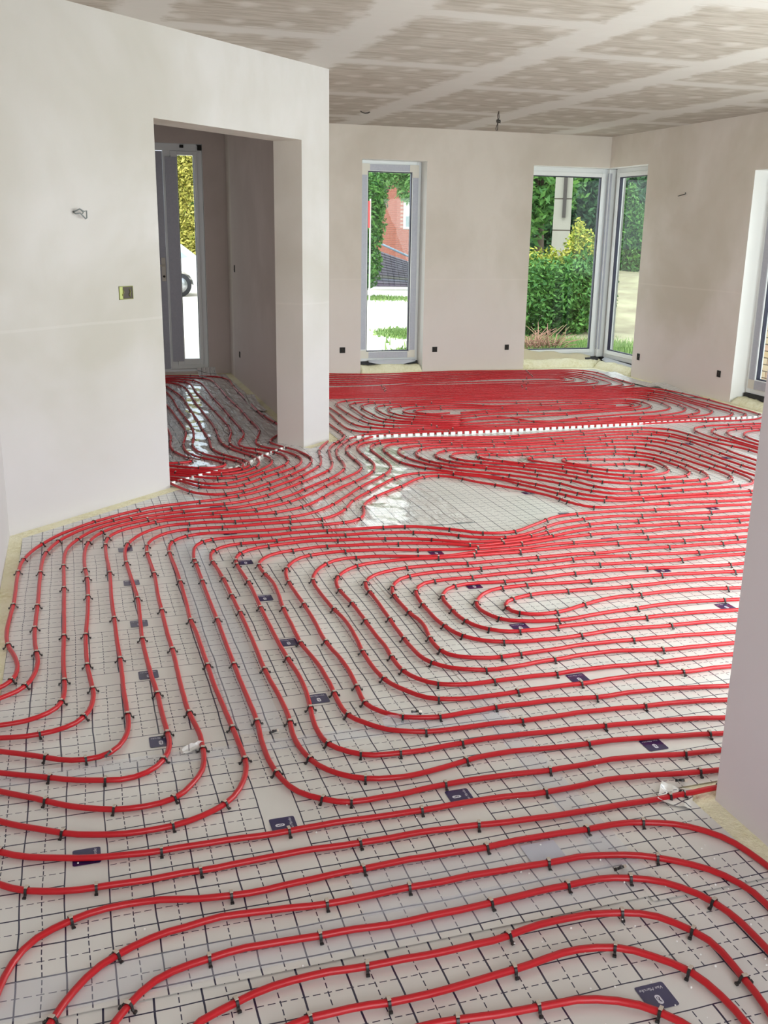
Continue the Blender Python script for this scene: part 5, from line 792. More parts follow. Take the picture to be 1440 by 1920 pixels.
CLIP = clip_mesh()
ZP, RP = .0148, .0080
G = 'red heating pipes clipped to the floor film'
rc = random.Random(3)
for key, (start, deltas, clips) in PIPE.items():
    x, y = map(int, start.split(',')); pts = [(x/1000, y/1000)]
    for dd in deltas.split():
        a, b = map(int, dd.split(',')); x += a; y += b; pts.append((x/1000, y/1000))
    path = []
    for i, (px, py) in enumerate(pts):
        path.append((px, py, ZP+.0006*math.sin(i*.7+len(path))))
    dm = math.hypot(*pts[len(pts)//2])
    V_, F_ = tube_data(path, RP, 10 if key[0] in 'NP' else 8)
    o = raw('heating_pipe', V_, F_, M['pipe'], smooth=True)
    tag(o, LABEL[key], 'pipe', G)
    for ci in clips:
        a = Vector(path[ci-1]); b = Vector(path[ci+1]); t_ = b-a
        c = bpy.data.objects.new('clip', CLIP); link(c, o)
        c.location = path[ci]; c.rotation_euler = (0, 0, math.atan2(t_.y, t_.x)-PI/2+rc.uniform(-.18, .18))

# ---------------------------------------------------------------- white notched expansion strips
def notched(pts, pitch, name, label, h0=.012, h1=.027, th=.010, duty=.55, mat=None):
    root = empty(name, (pts[0][0], pts[0][1], 0)); tag(root, label, 'foam strip')
    L = [0]
    for i in range(len(pts)-1): L.append(L[-1]+math.dist(pts[i], pts[i+1]))
    def at(s):
        i = max(0, min(len(pts)-2, next((k for k in range(len(L)-1) if L[k+1] >= s), len(pts)-2)))
        f = (s-L[i])/(L[i+1]-L[i]); a, b = Vector(pts[i]), Vector(pts[i+1]); d_ = (b-a).normalized()
        return a+(b-a)*f, d_
    bm = bmesh.new(); n = int(L[-1]/pitch)
    for k in range(n):
        p_, d_ = at(k*pitch+pitch/2); nn = Vector((-d_.y, d_.x)); 
        Mx = Matrix(((d_.x, nn.x, 0, p_.x-pts[0][0]), (d_.y, nn.y, 0, p_.y-pts[0][1]), (0, 0, 1, 0), (0, 0, 0, 1)))
        box(bm, -pitch/2, pitch/2, -.02, .004, .004, .006, Mx)
    obj('strip_base', bm, mat or M['foam_white'], root)
    for k in range(n):
        p_, d_ = at(k*pitch+pitch/2); nn = Vector((-d_.y, d_.x))
        bm = bmesh.new(); w = pitch*duty/2
        box(bm, -w, w, -th/2, th/2, .006, h1)
        c = obj('notch_tooth', bm, mat or M['foam_white'], root) if k == 0 else bpy.data.objects.new('notch_tooth', bpy.data.objects[notched.first].data)
        if k == 0: notched.first = c.name
        else: bm.free(); link(c, root)
        c.location = (p_.x-pts[0][0], p_.y-pts[0][1], 0); c.rotation_euler = (0, 0, math.atan2(d_.y, d_.x))
    return root


notched([(1.93, 7.06), (2.7, 7.035), (3.3, 7.035), (4.2, 7.05), (5.0, 7.085), (5.80, 7.12)], .058, 'expansion_strip', 'white notched foam strip laid across the floor between two pipe spirals', duty=.62)
notched([(.50, 5.965), (.70, 6.14), (1.0, 6.33), (1.22, 6.64), (1.46, 6.90)], .062, 'expansion_strip', 'white notched foam strip between pipes in the hall doorway', h1=.021, duty=.5)


# ---------------------------------------------------------------- foam under the windows, membranes
def mound(name, x0, x1, y0, y1, z1, label, cat='foam sill', seed=0, slope='y', edge=.5):
    nx, ny = max(6, int((x1-x0)/.025)), max(6, int((y1-y0)/.025)); V = []; F = []
    for j in range(ny+1):
        for i in range(nx+1):
            x, y = x0+(x1-x0)*i/nx, y0+(y1-y0)*j/ny
            f = (j/ny if slope == 'y' else i/nx)
            h = z1*(min(1, f*2.2)**.7)*(1+.25*noise.noise(Vector((x*6, y*6, seed))))+.006*noise.noise(Vector((x*30, y*30, seed)))
            V.append((x, y, max(.004, h)))
    for j in range(ny):
        for i in range(nx):
            a = j*(nx+1)+i; F.append((a, a+1, a+nx+2, a+nx+1))
    n = len(V); V += [(x, y, .0012) for x, y, z in V]
    bd = [i for i in range(nx)]+[nx+j*(nx+1) for j in range(ny)]+[ny*(nx+1)+nx-i for i in range(nx)]+[(ny-j)*(nx+1) for j in range(ny)]
    for k in range(len(bd)): a, b = bd[k], bd[(k+1) % len(bd)]; F.append((b, a, a+n, b+n))
    o = raw(name, V, F, M['foam'], smooth=True); tag(o, label, cat); return o


def flap(name, pts, drop, label, mat, th=.002, out=(0, -1), wav=.01, seed=1):
    """a strip of membrane hanging from a line, its lower edge curling into the room"""
    V = []; F = []; n = len(pts); m = 6
    for i, (x, y, z, dr) in enumerate(pts):
        for j in range(m+1):
            t_ = j/m; c = (1-math.cos(t_*PI))*.5*wav+wav*.5*math.sin(i*1.3+seed)*t_
            V.append((x+out[0]*c, y+out[1]*c, z-dr*t_))
    for i in range(n-1):
        for j in range(m): a = i*(m+1)+j; F.append((a, a+m+1, a+m+2, a+1))
    o = raw(name, V, F, mat, smooth=True); s = o.modifiers.new('thick', 'SOLIDIFY'); s.thickness = th; tag(o, label, 'membrane'); return o


mem = NT('pale_membrane', (.60, .54, .38), .7); mem.bump(mem.noise(scale=9, detail=3), .5, .02)
memw = NT('grey_membrane', (.55, .57, .62), .55)
mound('foam_sill', 3.015, 3.725, 10.47, 10.655, .075, 'yellow sprayed foam filling the gap below the narrow grey framed window', seed=1)
mound('foam_sill', 4.99, 6.03, 10.50, 10.655, .090, 'yellow foam ridge below the wide pane of the corner window', seed=2)
mound('foam_sill', 5.90, 6.055, 9.72, 10.48, .075, 'yellow foam ridge below the narrow pane of the corner window', seed=3, slope='x')
mound('foam_sill', 5.90, 6.055, 5.70, 7.86, .060, 'yellow foam ridge below the garden side window at the frame edge', seed=4, slope='x')
flap('membrane_flap', [(3.14+.07*k, 10.645, .128, .022+.036*math.sin(PI*k/8)) for k in range(9)], 0, 'grey membrane edge sagging below the narrow grey framed window', memw.m, wav=.02)
flap('membrane_flap', [(4.96+.095*k, 10.645-.004*k, .215+.012*math.sin(k*1.7)-.008*k, .19) for k in range(11)], 0, 'pale cloth membrane draped under the wide pane of the corner window', mem.m, wav=.05, seed=3)
flap('membrane_flap', [(6.045, 10.50-.10*k, .118-.003*k, .03+.03*abs(math.sin(k*1.1))) for k in range(8)], 0, 'wavy grey membrane edge under the narrow pane of the corner window', memw.m, out=(-1, 0), wav=.025)
bm = bmesh.new(); v = [bm.verts.new(p_) for p_ in ((5.86, 10.55, .004), (5.99, 10.56, .004), (5.96, 10.60, .004), (5.83, 10.60, .105), (6.00, 10.57, .105), (5.97, 10.62, .10))]
for f in ((0, 1, 4, 3), (1, 2, 5, 4), (2, 0, 3, 5), (0, 2, 1), (3, 4, 5)): bm.faces.new([v[i] for i in f])
tag(obj('bitumen_wedge', bm, M['bitumen']), 'small black wedge at the foot of the corner window post', 'wedge')

# ---------------------------------------------------------------- electrical boxes and cable ends
def wall_box(loc, rz, w, h, n, mats, label, cat='socket box', name='socket_box', depth=.004):
    """box set in plaster, opening proud by a hair; local -Y faces the room"""
    root = empty(name, loc, rz); tag(root, label, cat)
    bm = bmesh.new(); t_ = .004
    for a, b, c, d_ in ((-w/2, w/2, h/2-t_, h/2), (-w/2, w/2, -h/2, -h/2+t_), (-w/2, -w/2+t_, -h/2, h/2), (w/2-t_, w/2, -h/2, h/2)):
        box(bm, a, b, -depth, .0, c, d_)
    obj('box_rim', bm, mats[0], root)
    bm = bmesh.new(); box(bm, -w/2+t_, w/2-t_, -.0015, .0, -h/2+t_, h/2-t_); obj('box_back', bm, mats[1], root)
    for k in range(n):
        x = -w/2+w*(k+.5)/n
        bm = bmesh.new(); add_tube(bm, [(x, -.001, h*.3), (x+.006, -.006, h*.05), (x-.005, -.007, -h*.15), (x+.004, -.002, -h*.3)], .0028, 6); obj('wire', bm, mats[2], root)
    return root


dk = (M['dark'], M['dark'], M['box_brown'])
wall_box((2.803, 10.4995, .262), 0, .062, .062, 1, dk, 'small dark socket box on the far wall, between the pillar and the narrow window')
wall_box((3.879, 10.4995, .250), 0, .058, .058, 1, dk, 'small dark socket box just beside the narrow window on the far wall')
wall_box((4.763, 10.4995, .258), 0, .050, .060, 1, dk, 'small dark socket box on the far wall, close to the corner window')
wall_box((5.9295, 9.573, .235), -H, .050, .070, 1, dk, 'small grey socket box on the garden wall beside the corner window')
wall_box((5.9295, 8.117, .247), -H, .055, .062, 1, dk, 'small dark socket box on the garden wall beside the bright window reveal')
wall_box((1.6195, 10.35, 1.13), -H, .05, .07, 1, dk, 'dark switch box high on the hall wall', 'switch box', 'switch_box')
wall_box((1.6195, 10.15, .28), -H, .05, .06, 1, dk, 'dark socket box low on the shaded hall wall')
da = math.atan2(DD[1]-DA[1], DD[0]-DA[0]); dv = Vector((math.cos(da), math.sin(da), 0))


def on_diag(s, z, off=.0005): return Vector((DA[0], DA[1], 0))+dv*s-Vector((DN.x, DN.y, 0))*off+Vector((0, 0, z))


wb = wall_box(on_diag(0.903, 1.172), da, .105, .072, 2, (M['box_green'], M['box_brown'], M['box_green']), 'double green socket box with loose wires set in the doorway wall', 'socket box')
bm = bmesh.new(); box(bm, -.049, -.026, -.0035, -.0016, -.032, .032); obj('box_insert', bm, NT('olive_light', (.42, .46, .14), .5).m, wb)
# cable ends
def cable(name, pts, r, label, mat, loc):
    root = empty(name, loc); tag(root, label, 'cable'); root_m = bmesh.new()
    for path in pts: add_tube(root_m, path, r, 7)
    obj('cable_loop', root_m, mat, root); return root


c0 = on_diag(0.592, 1.584, .0)
ax = dv; oz = Vector((0, 0, 1)); on = -Vector((DN.x, DN.y, 0))
def cp(a, b, c): return tuple(ax*a+oz*b+on*c)
cable('cable_end', [[cp(-.028, .008, .0), cp(-.028, .012, .02), cp(-.01, .022, .03), cp(.012, .010, .035), cp(.035, .014, .03), cp(.034, -.022, .03), cp(.026, -.026, .03), cp(-.006, .002, .028), cp(-.03, -.002, .02), cp(-.032, .006, .006)],
                    [cp(-.004, .02, .03), cp(.008, .006, .036), cp(.002, .0, .034)]], .0035, 'bent grey cable end sticking out of the wall left of the doorway', M['cable_grey'], tuple(c0))
cable('cable_end', [[(0, 0, 0), (-.02, 0, -.006), (-.03, .04, -.012), (-.03, .075, -.018)], [(0, -.01, .003), (-.03, -.05, .012)]], .004, 'short dark cable stub high on the garden wall', M['cable_dark'], (5.928, 8.97, 1.925))
hang = empty('ceiling_cable', (3.80, 8.80, CZ)); tag(hang, 'knotted dark lamp cable hanging from the ceiling before the far wall', 'cable')
bm = bmesh.new()
add_tube(bm, [(0, 0, .002), (.002, 0, -.03), (.006, 0, -.055), (-.002, 0, -.075)], .0038, 7); add_tube(bm, [(.003, .004, 0), (-.010, .002, -.035), (-.008, 0, -.055), (-.003, 0, -.075)], .0034, 7)
obj('cable_drop', bm, M['cable_dark'], hang)
bm = bmesh.new()
kn = [(.018*math.cos(a), .010*math.sin(a*1.5), -.085+.010*math.sin(a*2)) for a in [k*2*PI/14 for k in range(15)]]
add_tube(bm, kn, .0065, 7); add_tube(bm, [(.012, 0, -.085), (.024, .004, -.10)], .003, 6); obj('cable_knot', bm, M['cable_dark'], hang)
bm = bmesh.new()
lp = [(-.004, 0, -.09), (-.010, 0, -.115), (-.020, 0, -.145), (-.018, 0, -.162), (-.010, 0, -.166), (-.004, 0, -.155), (-.004, 0, -.12), (-.002, 0, -.09)]
add_tube(bm, lp, .0034, 7); obj('cable_tail', bm, M['cable_dark'], hang)
bm = bmesh.new(); add_tube(bm, [(-.05, -.02, .0), (-.03, -.012, -.012), (0, 0, -.016), (.03, .004, -.012), (.05, .01, -.002)], .005, 6)
cs = empty('ceiling_cable_stub', (2.70, 9.34, CZ)); tag(cs, 'short dark cable curl flat on the ceiling near the pillar', 'cable'); obj('cable_curl', bm, M['cable_dark'], cs)

# ---------------------------------------------------------------- loose things on the floor
def loose_clip(x, y, rz, tilt, label):
    c = bpy.data.objects.new('loose_clip', CLIP); link(c); c.location = (x, y, .0145); c.rotation_euler = (tilt, .35, rz); tag(c, label, 'clip')


loose_clip(1.205, 1.825, .6, .9, 'black clip lying loose between the second and third pipes of the lowest arches')
loose_clip(1.545, 2.075, 1.9, .5, 'loose black clip on the curled film corner at the foot of the wall stub')
loose_clip(1.585, 2.135, .4, 1.2, 'small black clip leaning against the foot of the wall stub')
loose_clip(.99, 2.735, .2, 1.0, 'loose clip lying just inside the lowest bend of the spiral')
loose_clip(.515, 2.735, 1.1, 1.2, 'loose black clip between two pipes, left of the logos')
loose_clip(.015, 2.735, 1.5, .9, 'loose clip lying beside the faint logo near the left wall bends')


def scrap(name, c, w, l, rz, z, label, curl=.03, mat=None, seed=2, n=12):
    V = []; F = []
    for j in range(n+1):
        for i in range(n+1):
            a, b = i/n-.5, j/n-.5
            h = z+curl*(max(0, b+.1))**2*3+.006*noise.noise(Vector((a*5, b*5, seed)))+.004
            x, y = a*w, b*l; V.append((c[0]+x*math.cos(rz)-y*math.sin(rz), c[1]+x*math.sin(rz)+y*math.cos(rz), max(.0085, h)))
    for j in range(n):
        for i in range(n): a = j*(n+1)+i; F.append((a, a+1, a+n+2, a+n+1))
    o = raw(name, V, F, mat, smooth=True); tag(o, label, 'plastic film'); return o


scr_mat = film_mat('printed_film_scrap', (.02, .3), .3, PER)
scrap('film_scrap', (1.525, 2.075), .10, .09, .9, .006, 'curled corner of pale film standing up beside the wall stub', .010, scr_mat)
s1 = scrap('film_scrap', (5.72, 9.35), .20, .9, .08, .008, 'strip of printed film turned up against the garden wall beside the corner window', .03, scr_mat, 5)
s2 = scrap('film_scrap', (5.80, 8.60), .16, .75, -.05, .008, 'shorter strip of film turned up along the garden wall beyond the pipe bends', .03, scr_mat, 8)
scrap('film_scrap', (1.50, 8.62), .10, .55, .03, .010, 'crumpled strip of shiny film along the foot of the hall wall', .05, hall_mat, 3)
scrap('film_scrap', (1.34, 10.56), .20, .12, .2, .012, 'crumpled lump of shiny film at the foot of the front door', .07, hall_mat, 7)
scrap('film_scrap', (.92, 2.70), .12, .045, .1, .006, 'small folded piece of clear film just inside the lowest bend of the spiral', .012, M['tape'], 9)
scrap('film_scrap', (.262, 2.70), .07, .022, .2, .006, 'small torn silvery piece of film near the darkest logo by the left wall bends', .012, hall_mat, 11)
# foam crumbs
bm = bmesh.new()
for k in range(150):
    if k < 90: x, y = random.uniform(-.2, 1.5), random.uniform(1.0, 2.3)
    else: x, y = random.uniform(.9, 1.5), random.uniform(1.3, 2.0)
    r = random.uniform(.0012, .0032)
    bmesh.ops.create_icosphere(bm, subdivisions=1, radius=r, matrix=Matrix.Translation((x, y, .0088)))
tag(obj('foam_crumbs', bm, M['foam_white']), 'tiny white foam crumbs scattered on the film near the camera', 'crumbs', kind='stuff')

# ---------------------------------------------------------------- outside
GZ = -.25
def ray_ground(px, py, z=GZ):
    d_ = VIEW[0]*FPX+VIEW[1]*(px-720)-VIEW[2]*(py-960); t_ = (z-EYE)/d_.z; return Vector((d_.x*t_, d_.y*t_, z))


def at_dist(px, dist):
    """a point on the ground seen at column px, that far away"""
    d_ = VIEW[0]*FPX+VIEW[1]*(px-720)-VIEW[2]*(440-960); d_.z = 0; d_.normalize(); return Vector((d_.x*dist, d_.y*dist, GZ))


gm = NT('pale_sandy_yard', (.80, .76, .68), .95, .1)
a = gm.noise(scale=.35, detail=6, rough=.65); b = gm.noise(scale=6, detail=5)
gm.color(gm.mix(gm.ramp(a, [(.35, (0, 0, 0)), (.65, (1, 1, 1))]), (.86, .84, .80), gm.mix(b, (.60, .50, .38), (.80, .73, .62)))); gm.bump(b, .5, .05)
bm = bmesh.new(); box(bm, -60, 90, 11.4, 140, GZ-.3, GZ); box(bm, 6.5, 90, -25, 11.4, GZ-.3, GZ); tag(obj('ground', bm, gm.m), kind='structure')

leaf_mats = {}
def leaf_mat(name, a_, b_, trans=.25):
    t = NT(name, a_, .6, .3); inf = t.new('ShaderNodeObjectInfo'); g = t.new('ShaderNodeNewGeometry')
    t.color(t.mix(t.math('MULTIPLY', g.outputs['Random Per Island'], 1.0), a_, b_))
    return t.m


LG_ = leaf_mat('leaves_mid_green', (.035, .13, .03), (.13, .30, .06))
LY = leaf_mat('leaves_yellow_green', (.16, .27, .03), (.62, .58, .10))
LD = leaf_mat('leaves_dark_green', (.015, .065, .030), (.06, .16, .055))
LC = leaf_mat('leaves_conifer_gold', (.20, .22, .03), (.70, .62, .16))
GR = leaf_mat('grass_blades', (.10, .22, .05), (.34, .48, .16))
BK = NT('bark', (.10, .075, .055), .9).m


def leaves(name, blobs, n, size, mat, parent, seed=0, droop=.2):
    """leaves as small folded quads on and inside ellipsoids (cx, cy, cz, rx, ry, rz)"""
    R = random.Random(seed); V = []; F = []
    vol = [b_[3]*b_[5]+b_[4]*b_[5] for b_ in blobs]; tot = sum(vol)
    for b_, w_ in zip(blobs, vol):
        for _ in range(int(n*w_/tot)):
            while True:
                d_ = Vector((R.gauss(0, 1), R.gauss(0, 1), R.gauss(0, 1)))
                if d_.length > .01: break
            d_.normalize(); k = R.uniform(.62, 1.06)
            k *= 1+.22*noise.noise(Vector((d_.x*2.3+seed, d_.y*2.3, d_.z*2.3+b_[0])))
            c = Vector((b_[0]+d_.x*b_[3]*k, b_[1]+d_.y*b_[4]*k, b_[2]+d_.z*b_[5]*k))
            if c.z < GZ+.02: continue
            s = size*R.uniform(.6, 1.3); t1 = Vector((R.uniform(-1, 1), R.uniform(-1, 1), R.uniform(-.8, .4)-droop)).normalized()
            t2 = t1.cross(Vector((R.uniform(-1, 1), R.uniform(-1, 1), R.uniform(-1, 1)))).normalized()
            i = len(V); V += [c-t1*s, c+t2*s*.38, c+t1*s, c-t2*s*.38]; F.append((i, i+1, i+2, i+3))
    return raw(name, [tuple(v_) for v_ in V], F, mat, parent)


def trunk(parent, base, top, r, mat=None, name='trunk', limbs=()):
    bm = bmesh.new(); b_, t_ = Vector(base), Vector(top); m_ = (b_+t_)/2+Vector((.06, .03, 0))
    add_tube(bm, [b_, m_, t_], [r, r*.8, r*.5], 8)
    for l in limbs: add_tube(bm, [t_-(t_-b_)*.25, (Vector(l)+t_)/2+Vector((0, 0, .1)), Vector(l)], [r*.5, r*.35, r*.15], 6)
    return obj(name, bm, mat or BK, parent, smooth=True)


def plant(name, pos, blobs, n, size, mat, label, cat, group=None, th=None, seed=0, tr=.12):
    root = empty(name, tuple(pos)); tag(root, label, cat, group)
    bl = [(x, y, z, rx, ry, rz) for x, y, z, rx, ry, rz in blobs]
    o = leaves('foliage', [(b_[0]+pos.x, b_[1]+pos.y, b_[2]+pos.z, *b_[3:]) for b_ in bl], n, size, mat, None, seed)
    for v_ in o.data.vertices: v_.co -= pos
    o.parent = root
    if th: trunk(root, (0, 0, 0), (0, 0, th), tr, limbs=[(b_[0]*.7, b_[1]*.7, b_[2]) for b_ in bl[:4]])
    return root


def hblob(w_, h_, d_=None, n=5, seed=0, z0=0.0):
    R = random.Random(seed); out = []
    for k in range(n):
        x = -w_/2+w_*(k+.5)/n; out.append((x, R.uniform(-.2, .2), z0+h_*.5*R.uniform(.9, 1.05), w_/n*.85, (d_ or w_*.4)*.5, h_*.5*R.uniform(.85, 1.1)))
    return out


# beyond the corner window: bushy hedge, concrete pole, brushwood, trees
p_ = at_dist(1042, 17.5); plant('hedge_bush', p_, [(-.75, 0, .62, .6, .6, .66), (-.25, .1, .68, .6, .6, .72), (.35, 0, .66, .6, .6, .72), (.75, .2, .75, .5, .5, .8)], 17000, .05, LG_, 'dense green bush filling the lower half of the wide corner pane', 'bush', seed=1)
p_ = at_dist(1093, 18.3); plant('yellow_shrub', p_, [(0, 0, 1.05, .42, .4, .75), (-.08, 0, 1.6, .13, .2, .42), (.30, 0, 1.35, .15, .2, .42)], 5500, .042, LY, 'tall shrub with yellow new leaves in front of the concrete pole', 'shrub', seed=2)
p_ = at_dist(1005, 18.6); plant('yellow_shrub', p_, [(-.05, 0, .95, .40, .4, .55), (.35, 0, 1.05, .28, .3, .45)], 4500, .042, LY, 'yellowish shrub at the wall side of the wide corner pane', 'shrub', seed=3)
p_ = at_dist(1180, 26); plant('conical_shrub', p_+Vector((0, 0, .9)), [(0, 0, .75, .5, .5, .85), (-.05, 0, 1.5, .2, .2, .55), (.4, .2, .75, .45, .4, .6)], 9000, .065, LG_, 'pointed green shrub seen through the narrow corner pane', 'shrub', seed=4)
p_ = at_dist(1010, 24); plant('leafy_tree', p_, [(-.5, 0, 3.4, 1.5, 1.4, 1.6), (.1, 0, 4.6, 1.6, 1.4, 1.5), (-.9, 0, 2.2, .9, .9, 1.0)], 14000, .10, LG_, 'large leafy tree left of the concrete pole', 'tree', 'trees beyond the corner window', th=3.0, seed=5)
p_ = at_dist(1098, 29); plant('leafy_tree', p_, [(0, 0, 2.4, 1.5, 1.4, 1.7), (.6, 0, 3.0, 1.2, 1.2, 1.2), (-1.0, 0, 2.6, 1.0, 1, 1.3)], 14000, .11, LD, 'dark rounded tree right behind the concrete pole', 'tree', 'trees beyond the corner window', th=1.6, seed=6)
p_ = at_dist(1020, 33); plant('leafy_tree', p_, [(0, 0, 2.2, 3.2, 1.4, 2.3), (1.5, 0, 2.4, 1.6, 1.2, 1.6)], 14000, .13, LD, 'dark tree mass filling the background of the wide corner pane', 'tree', 'trees beyond the corner window', th=1.5, seed=16)
p_ = at_dist(1165, 33); plant('leafy_tree', p_, [(-.5, 0, 2.8, .75, .8, 2.3), (.3, 0, 4.9, 1.2, 1.0, .45), (-.3, 0, 5.8, 1.0, 1, .6)], 8000, .11, LG_, 'open branched tree against the white sky in the narrow corner pane', 'tree', 'trees beyond the corner window', th=3.5, seed=7)
p_ = at_dist(1208, 42); plant('leafy_tree', p_, [(0, 0, 3.2, 2.2, 1.5, 1.6), (1.5, 0, 3.0, 1.8, 1.4, 1.5)], 5200, .2, LD, 'low dark tree at the horizon beside the bright sky', 'tree', 'trees beyond the corner window', th=2, seed=8)
# bare brushwood
p_ = at_dist(1022, 15.2); br = empty('brushwood_heap', tuple(p_)); tag(br, 'heap of bare reddish twigs lying on the grass before the bush', 'brushwood')
bm = bmesh.new(); R = random.Random(5)
for k in range(130):
    a_ = R.uniform(0, 2*PI); l = R.uniform(.2, .55); e = R.uniform(.1, 1.1); s_ = Vector((R.uniform(-.3, .3), R.uniform(-.2, .2), .05))
    d_ = Vector((math.cos(a_)*math.cos(e), math.sin(a_)*math.cos(e), math.sin(e)))*l
    add_tube(bm, [s_, s_+d_*.5+Vector((R.uniform(-.06, .06), 0, .05)), s_+d_], [.008, .006, .003], 4)
o = obj('twigs', bm, NT('dry_twigs', (.42, .24, .17), .9).m, br); o['kind'] = 'stuff'
# concrete utility pole with bands
p_ = at_dist(1052, 21.5); pole = empty('utility_pole', tuple(p_), -.5); tag(pole, 'pale ribbed concrete utility pole behind the bushes, with black cable duct', 'utility pole')
conc = NT('concrete', (.30, .29, .25), .85); conc.bump(conc.noise(scale=30), .2, .01)
bm = bmesh.new()
for (w0, w1, z0, z1) in ((.19, .135, 0, 8.5),):
    v = [bm.verts.new((sx*w_, sy*w_*.6, z_)) for z_, w_ in ((z0, w0), (z1, w1)) for sx, sy in ((-1, -1), (1, -1), (1, 1), (-1, 1))]
    for f in ((0, 1, 5, 4), (1, 2, 6, 5), (2, 3, 7, 6), (3, 0, 4, 7), (4, 5, 6, 7)): bm.faces.new([v[i] for i in f])
obj('pole_shaft', bm, conc.m, pole)
for k in range(9):
    bm = bmesh.new(); w_ = .186-.0065*(.6+.62*k); box(bm, -w_-.004, w_+.004, -w_*.6-.004, w_*.6+.004, .6+.62*k, .6+.62*k+.025); obj('pole_band', bm, M['box_brown'], pole)
bm = bmesh.new(); box(bm, -.0, .07, -.16, -.12, 2.1, 8.2); obj('cable_duct', bm, M['cable_dark'], pole)
# grass in front of the corner window
def grass(name, c, w_, d_, n, label, seed, h_=.10, yaw=-.3):
    R = random.Random(seed); V = []; F = []
    for _ in range(n):
        x, y = R.gauss(0, .4)*w_, R.gauss(0, .4)*d_; x, y = x*math.cos(yaw)-y*math.sin(yaw), x*math.sin(yaw)+y*math.cos(yaw)
        hh = h_*R.uniform(.5, 1.4); a_ = R.uniform(0, PI); s_ = .012+.02*R.random(); lx, ly = R.uniform(-.04, .04), R.uniform(-.04, .04)
        i = len(V); V += [(c.x+x-s_*math.cos(a_), c.y+y-s_*math.sin(a_), GZ), (c.x+x+s_*math.cos(a_), c.y+y+s_*math.sin(a_), GZ), (c.x+x+lx, c.y+y+ly, GZ+hh)]; F.append((i, i+1, i+2))
    o = raw(name, V, F, GR); tag(o, label, 'grass', kind='stuff'); return o


grass('grass', at_dist(1042, 15.6), 1.7, 1.7, 34000, 'rough green grass outside the corner window', 1, .12)
grass('grass', ray_ground(750, 626), .42, .8, 3500, 'green grass patch on the pale yard outside the narrow window', 2, .05)
grass('grass', ray_ground(772, 662), .35, .35, 1500, 'small grass tuft outside close to the foot of the narrow window', 3, .05)
grass('grass', ray_ground(712, 560), 1.2, 1.0, 1500, 'thin grass on the yard before the slate roof', 4, .06)
# sandy bank seen through the narrow corner pane
bk = NT('dry_bank', (.55, .47, .33), .95); n_ = bk.noise(scale=1.5, detail=6); bk.color(bk.mix(bk.ramp(n_, [(.35, (0, 0, 0)), (.65, (1, 1, 1))]), (.27, .235, .15), (.42, .40, .25))); bk.bump(n_, .8, .1)
c = at_dist(1262, 25); AZ = math.atan2(c.y, c.x)-PI/2; V = []; F = []; n = 24
for j in range(n+1):
    for i in range(n+1):
        x, y = (i/n-.5)*4.6, (j/n-.5)*19; X_, Y_ = x*math.cos(AZ)-y*math.sin(AZ), x*math.sin(AZ)+y*math.cos(AZ)
        h_ = 1.0*math.exp(-(((-y+2)/7.5)**2)*1.2 if y < 2 else 0)*min(1, (1-abs(i/n-.5)*2)*3.5)*(1-.0*j)+.12*noise.noise(Vector((X_*.6, Y_*.6, 2)))
        V.append((c.x+X_, c.y+Y_, GZ-.02+max(0, h_)))
for j in range(n):
    for i in range(n): a_ = j*(n+1)+i; F.append((a_, a_+1, a_+n+2, a_+n+1))
o = raw('earth_bank', V, F, bk.m, smooth=True); tag(o, 'dry sandy bank rising outside the narrow corner pane', 'bank')

# beyond the narrow window: slate roof, red brick house, tree
def orient(px, dist, turn=0):
    p0 = at_dist(px, dist); a_ = math.atan2(p0.y, p0.x)-PI/2; return p0, a_+turn


brick_m = NT('red_brick', (.50, .16, .10), .85); brick_m.color(brick_m.mix(brick_m.noise(scale=8), (.30, .095, .065), (.44, .17, .12)))
mort = NT('mortar', (.50, .38, .33), .9).m
slate = NT('slate', (.085, .075, .10), .55).m
p0, az = orient(735, 44, .0)
hs = empty('brick_house', (p0.x, p0.y, GZ), az); tag(hs, 'red brick house with white framed window beyond the slate roof', 'house')
bm = bmesh.new(); v = [bm.verts.new(q) for q in ((-3.2, 0, 0), (2.6, 0, 0), (2.6, 0, 3.2), (.6, 0, 5.6), (-3.2, 0, 3.0), (-3.2, 6, 0), (2.6, 6, 0), (2.6, 6, 3.2), (.6, 6, 5.6), (-3.2, 6, 3.0))]
for f in ((0, 1, 2, 3, 4), (9, 8, 7, 6, 5), (0, 4, 9, 5), (1, 6, 7, 2)): bm.faces.new([v[i] for i in f])
obj('house_wall', bm, mort, hs)
bm = bmesh.new(); nb = 0
for r_ in range(70):
    z_ = r_*.078
    for k in range(24):
        x_ = -3.2+(k+.5*(r_ % 2))*.245
        if x_+.235 > 2.6: continue
        top = 3.0+(x_+3.2)*2.6/3.8 if x_ < .5 else 5.6-(x_+.2-.6)*1.2
        if z_+.068 > top-.05: continue
        if .45 < x_+.1 < 1.65 and 1.85 < z_ < 3.25: continue
        box(bm, x_, x_+.235, -.02, 0, z_, z_+.068)
o = obj('bricks', bm, brick_m.m, hs); o['kind'] = 'stuff'
bm = bmesh.new()
for q in ((-3.5, 2.75, .6, 5.75), (.6, 5.75, 2.95, 2.9)):
    x0, z0, x1, z1 = q; v = [bm.verts.new(s_) for s_ in ((x0, -.3, z0), (x1, -.3, z1), (x1, 6.2, z1), (x0, 6.2, z0), (x0, -.3, z0+.12), (x1, -.3, z1+.12), (x1, 6.2, z1+.12), (x0, 6.2, z0+.12))]
    for f in ((0, 1, 5, 4), (4, 5, 6, 7), (0, 3, 2, 1), (1, 2, 6, 5), (0, 4, 7, 3)): bm.faces.new([v[i] for i in f])
obj('house_roof', bm, slate, hs)
bm = bmesh.new(); x0, z0, x1, z1 = (-3.5, 2.72, .6, 5.72); 
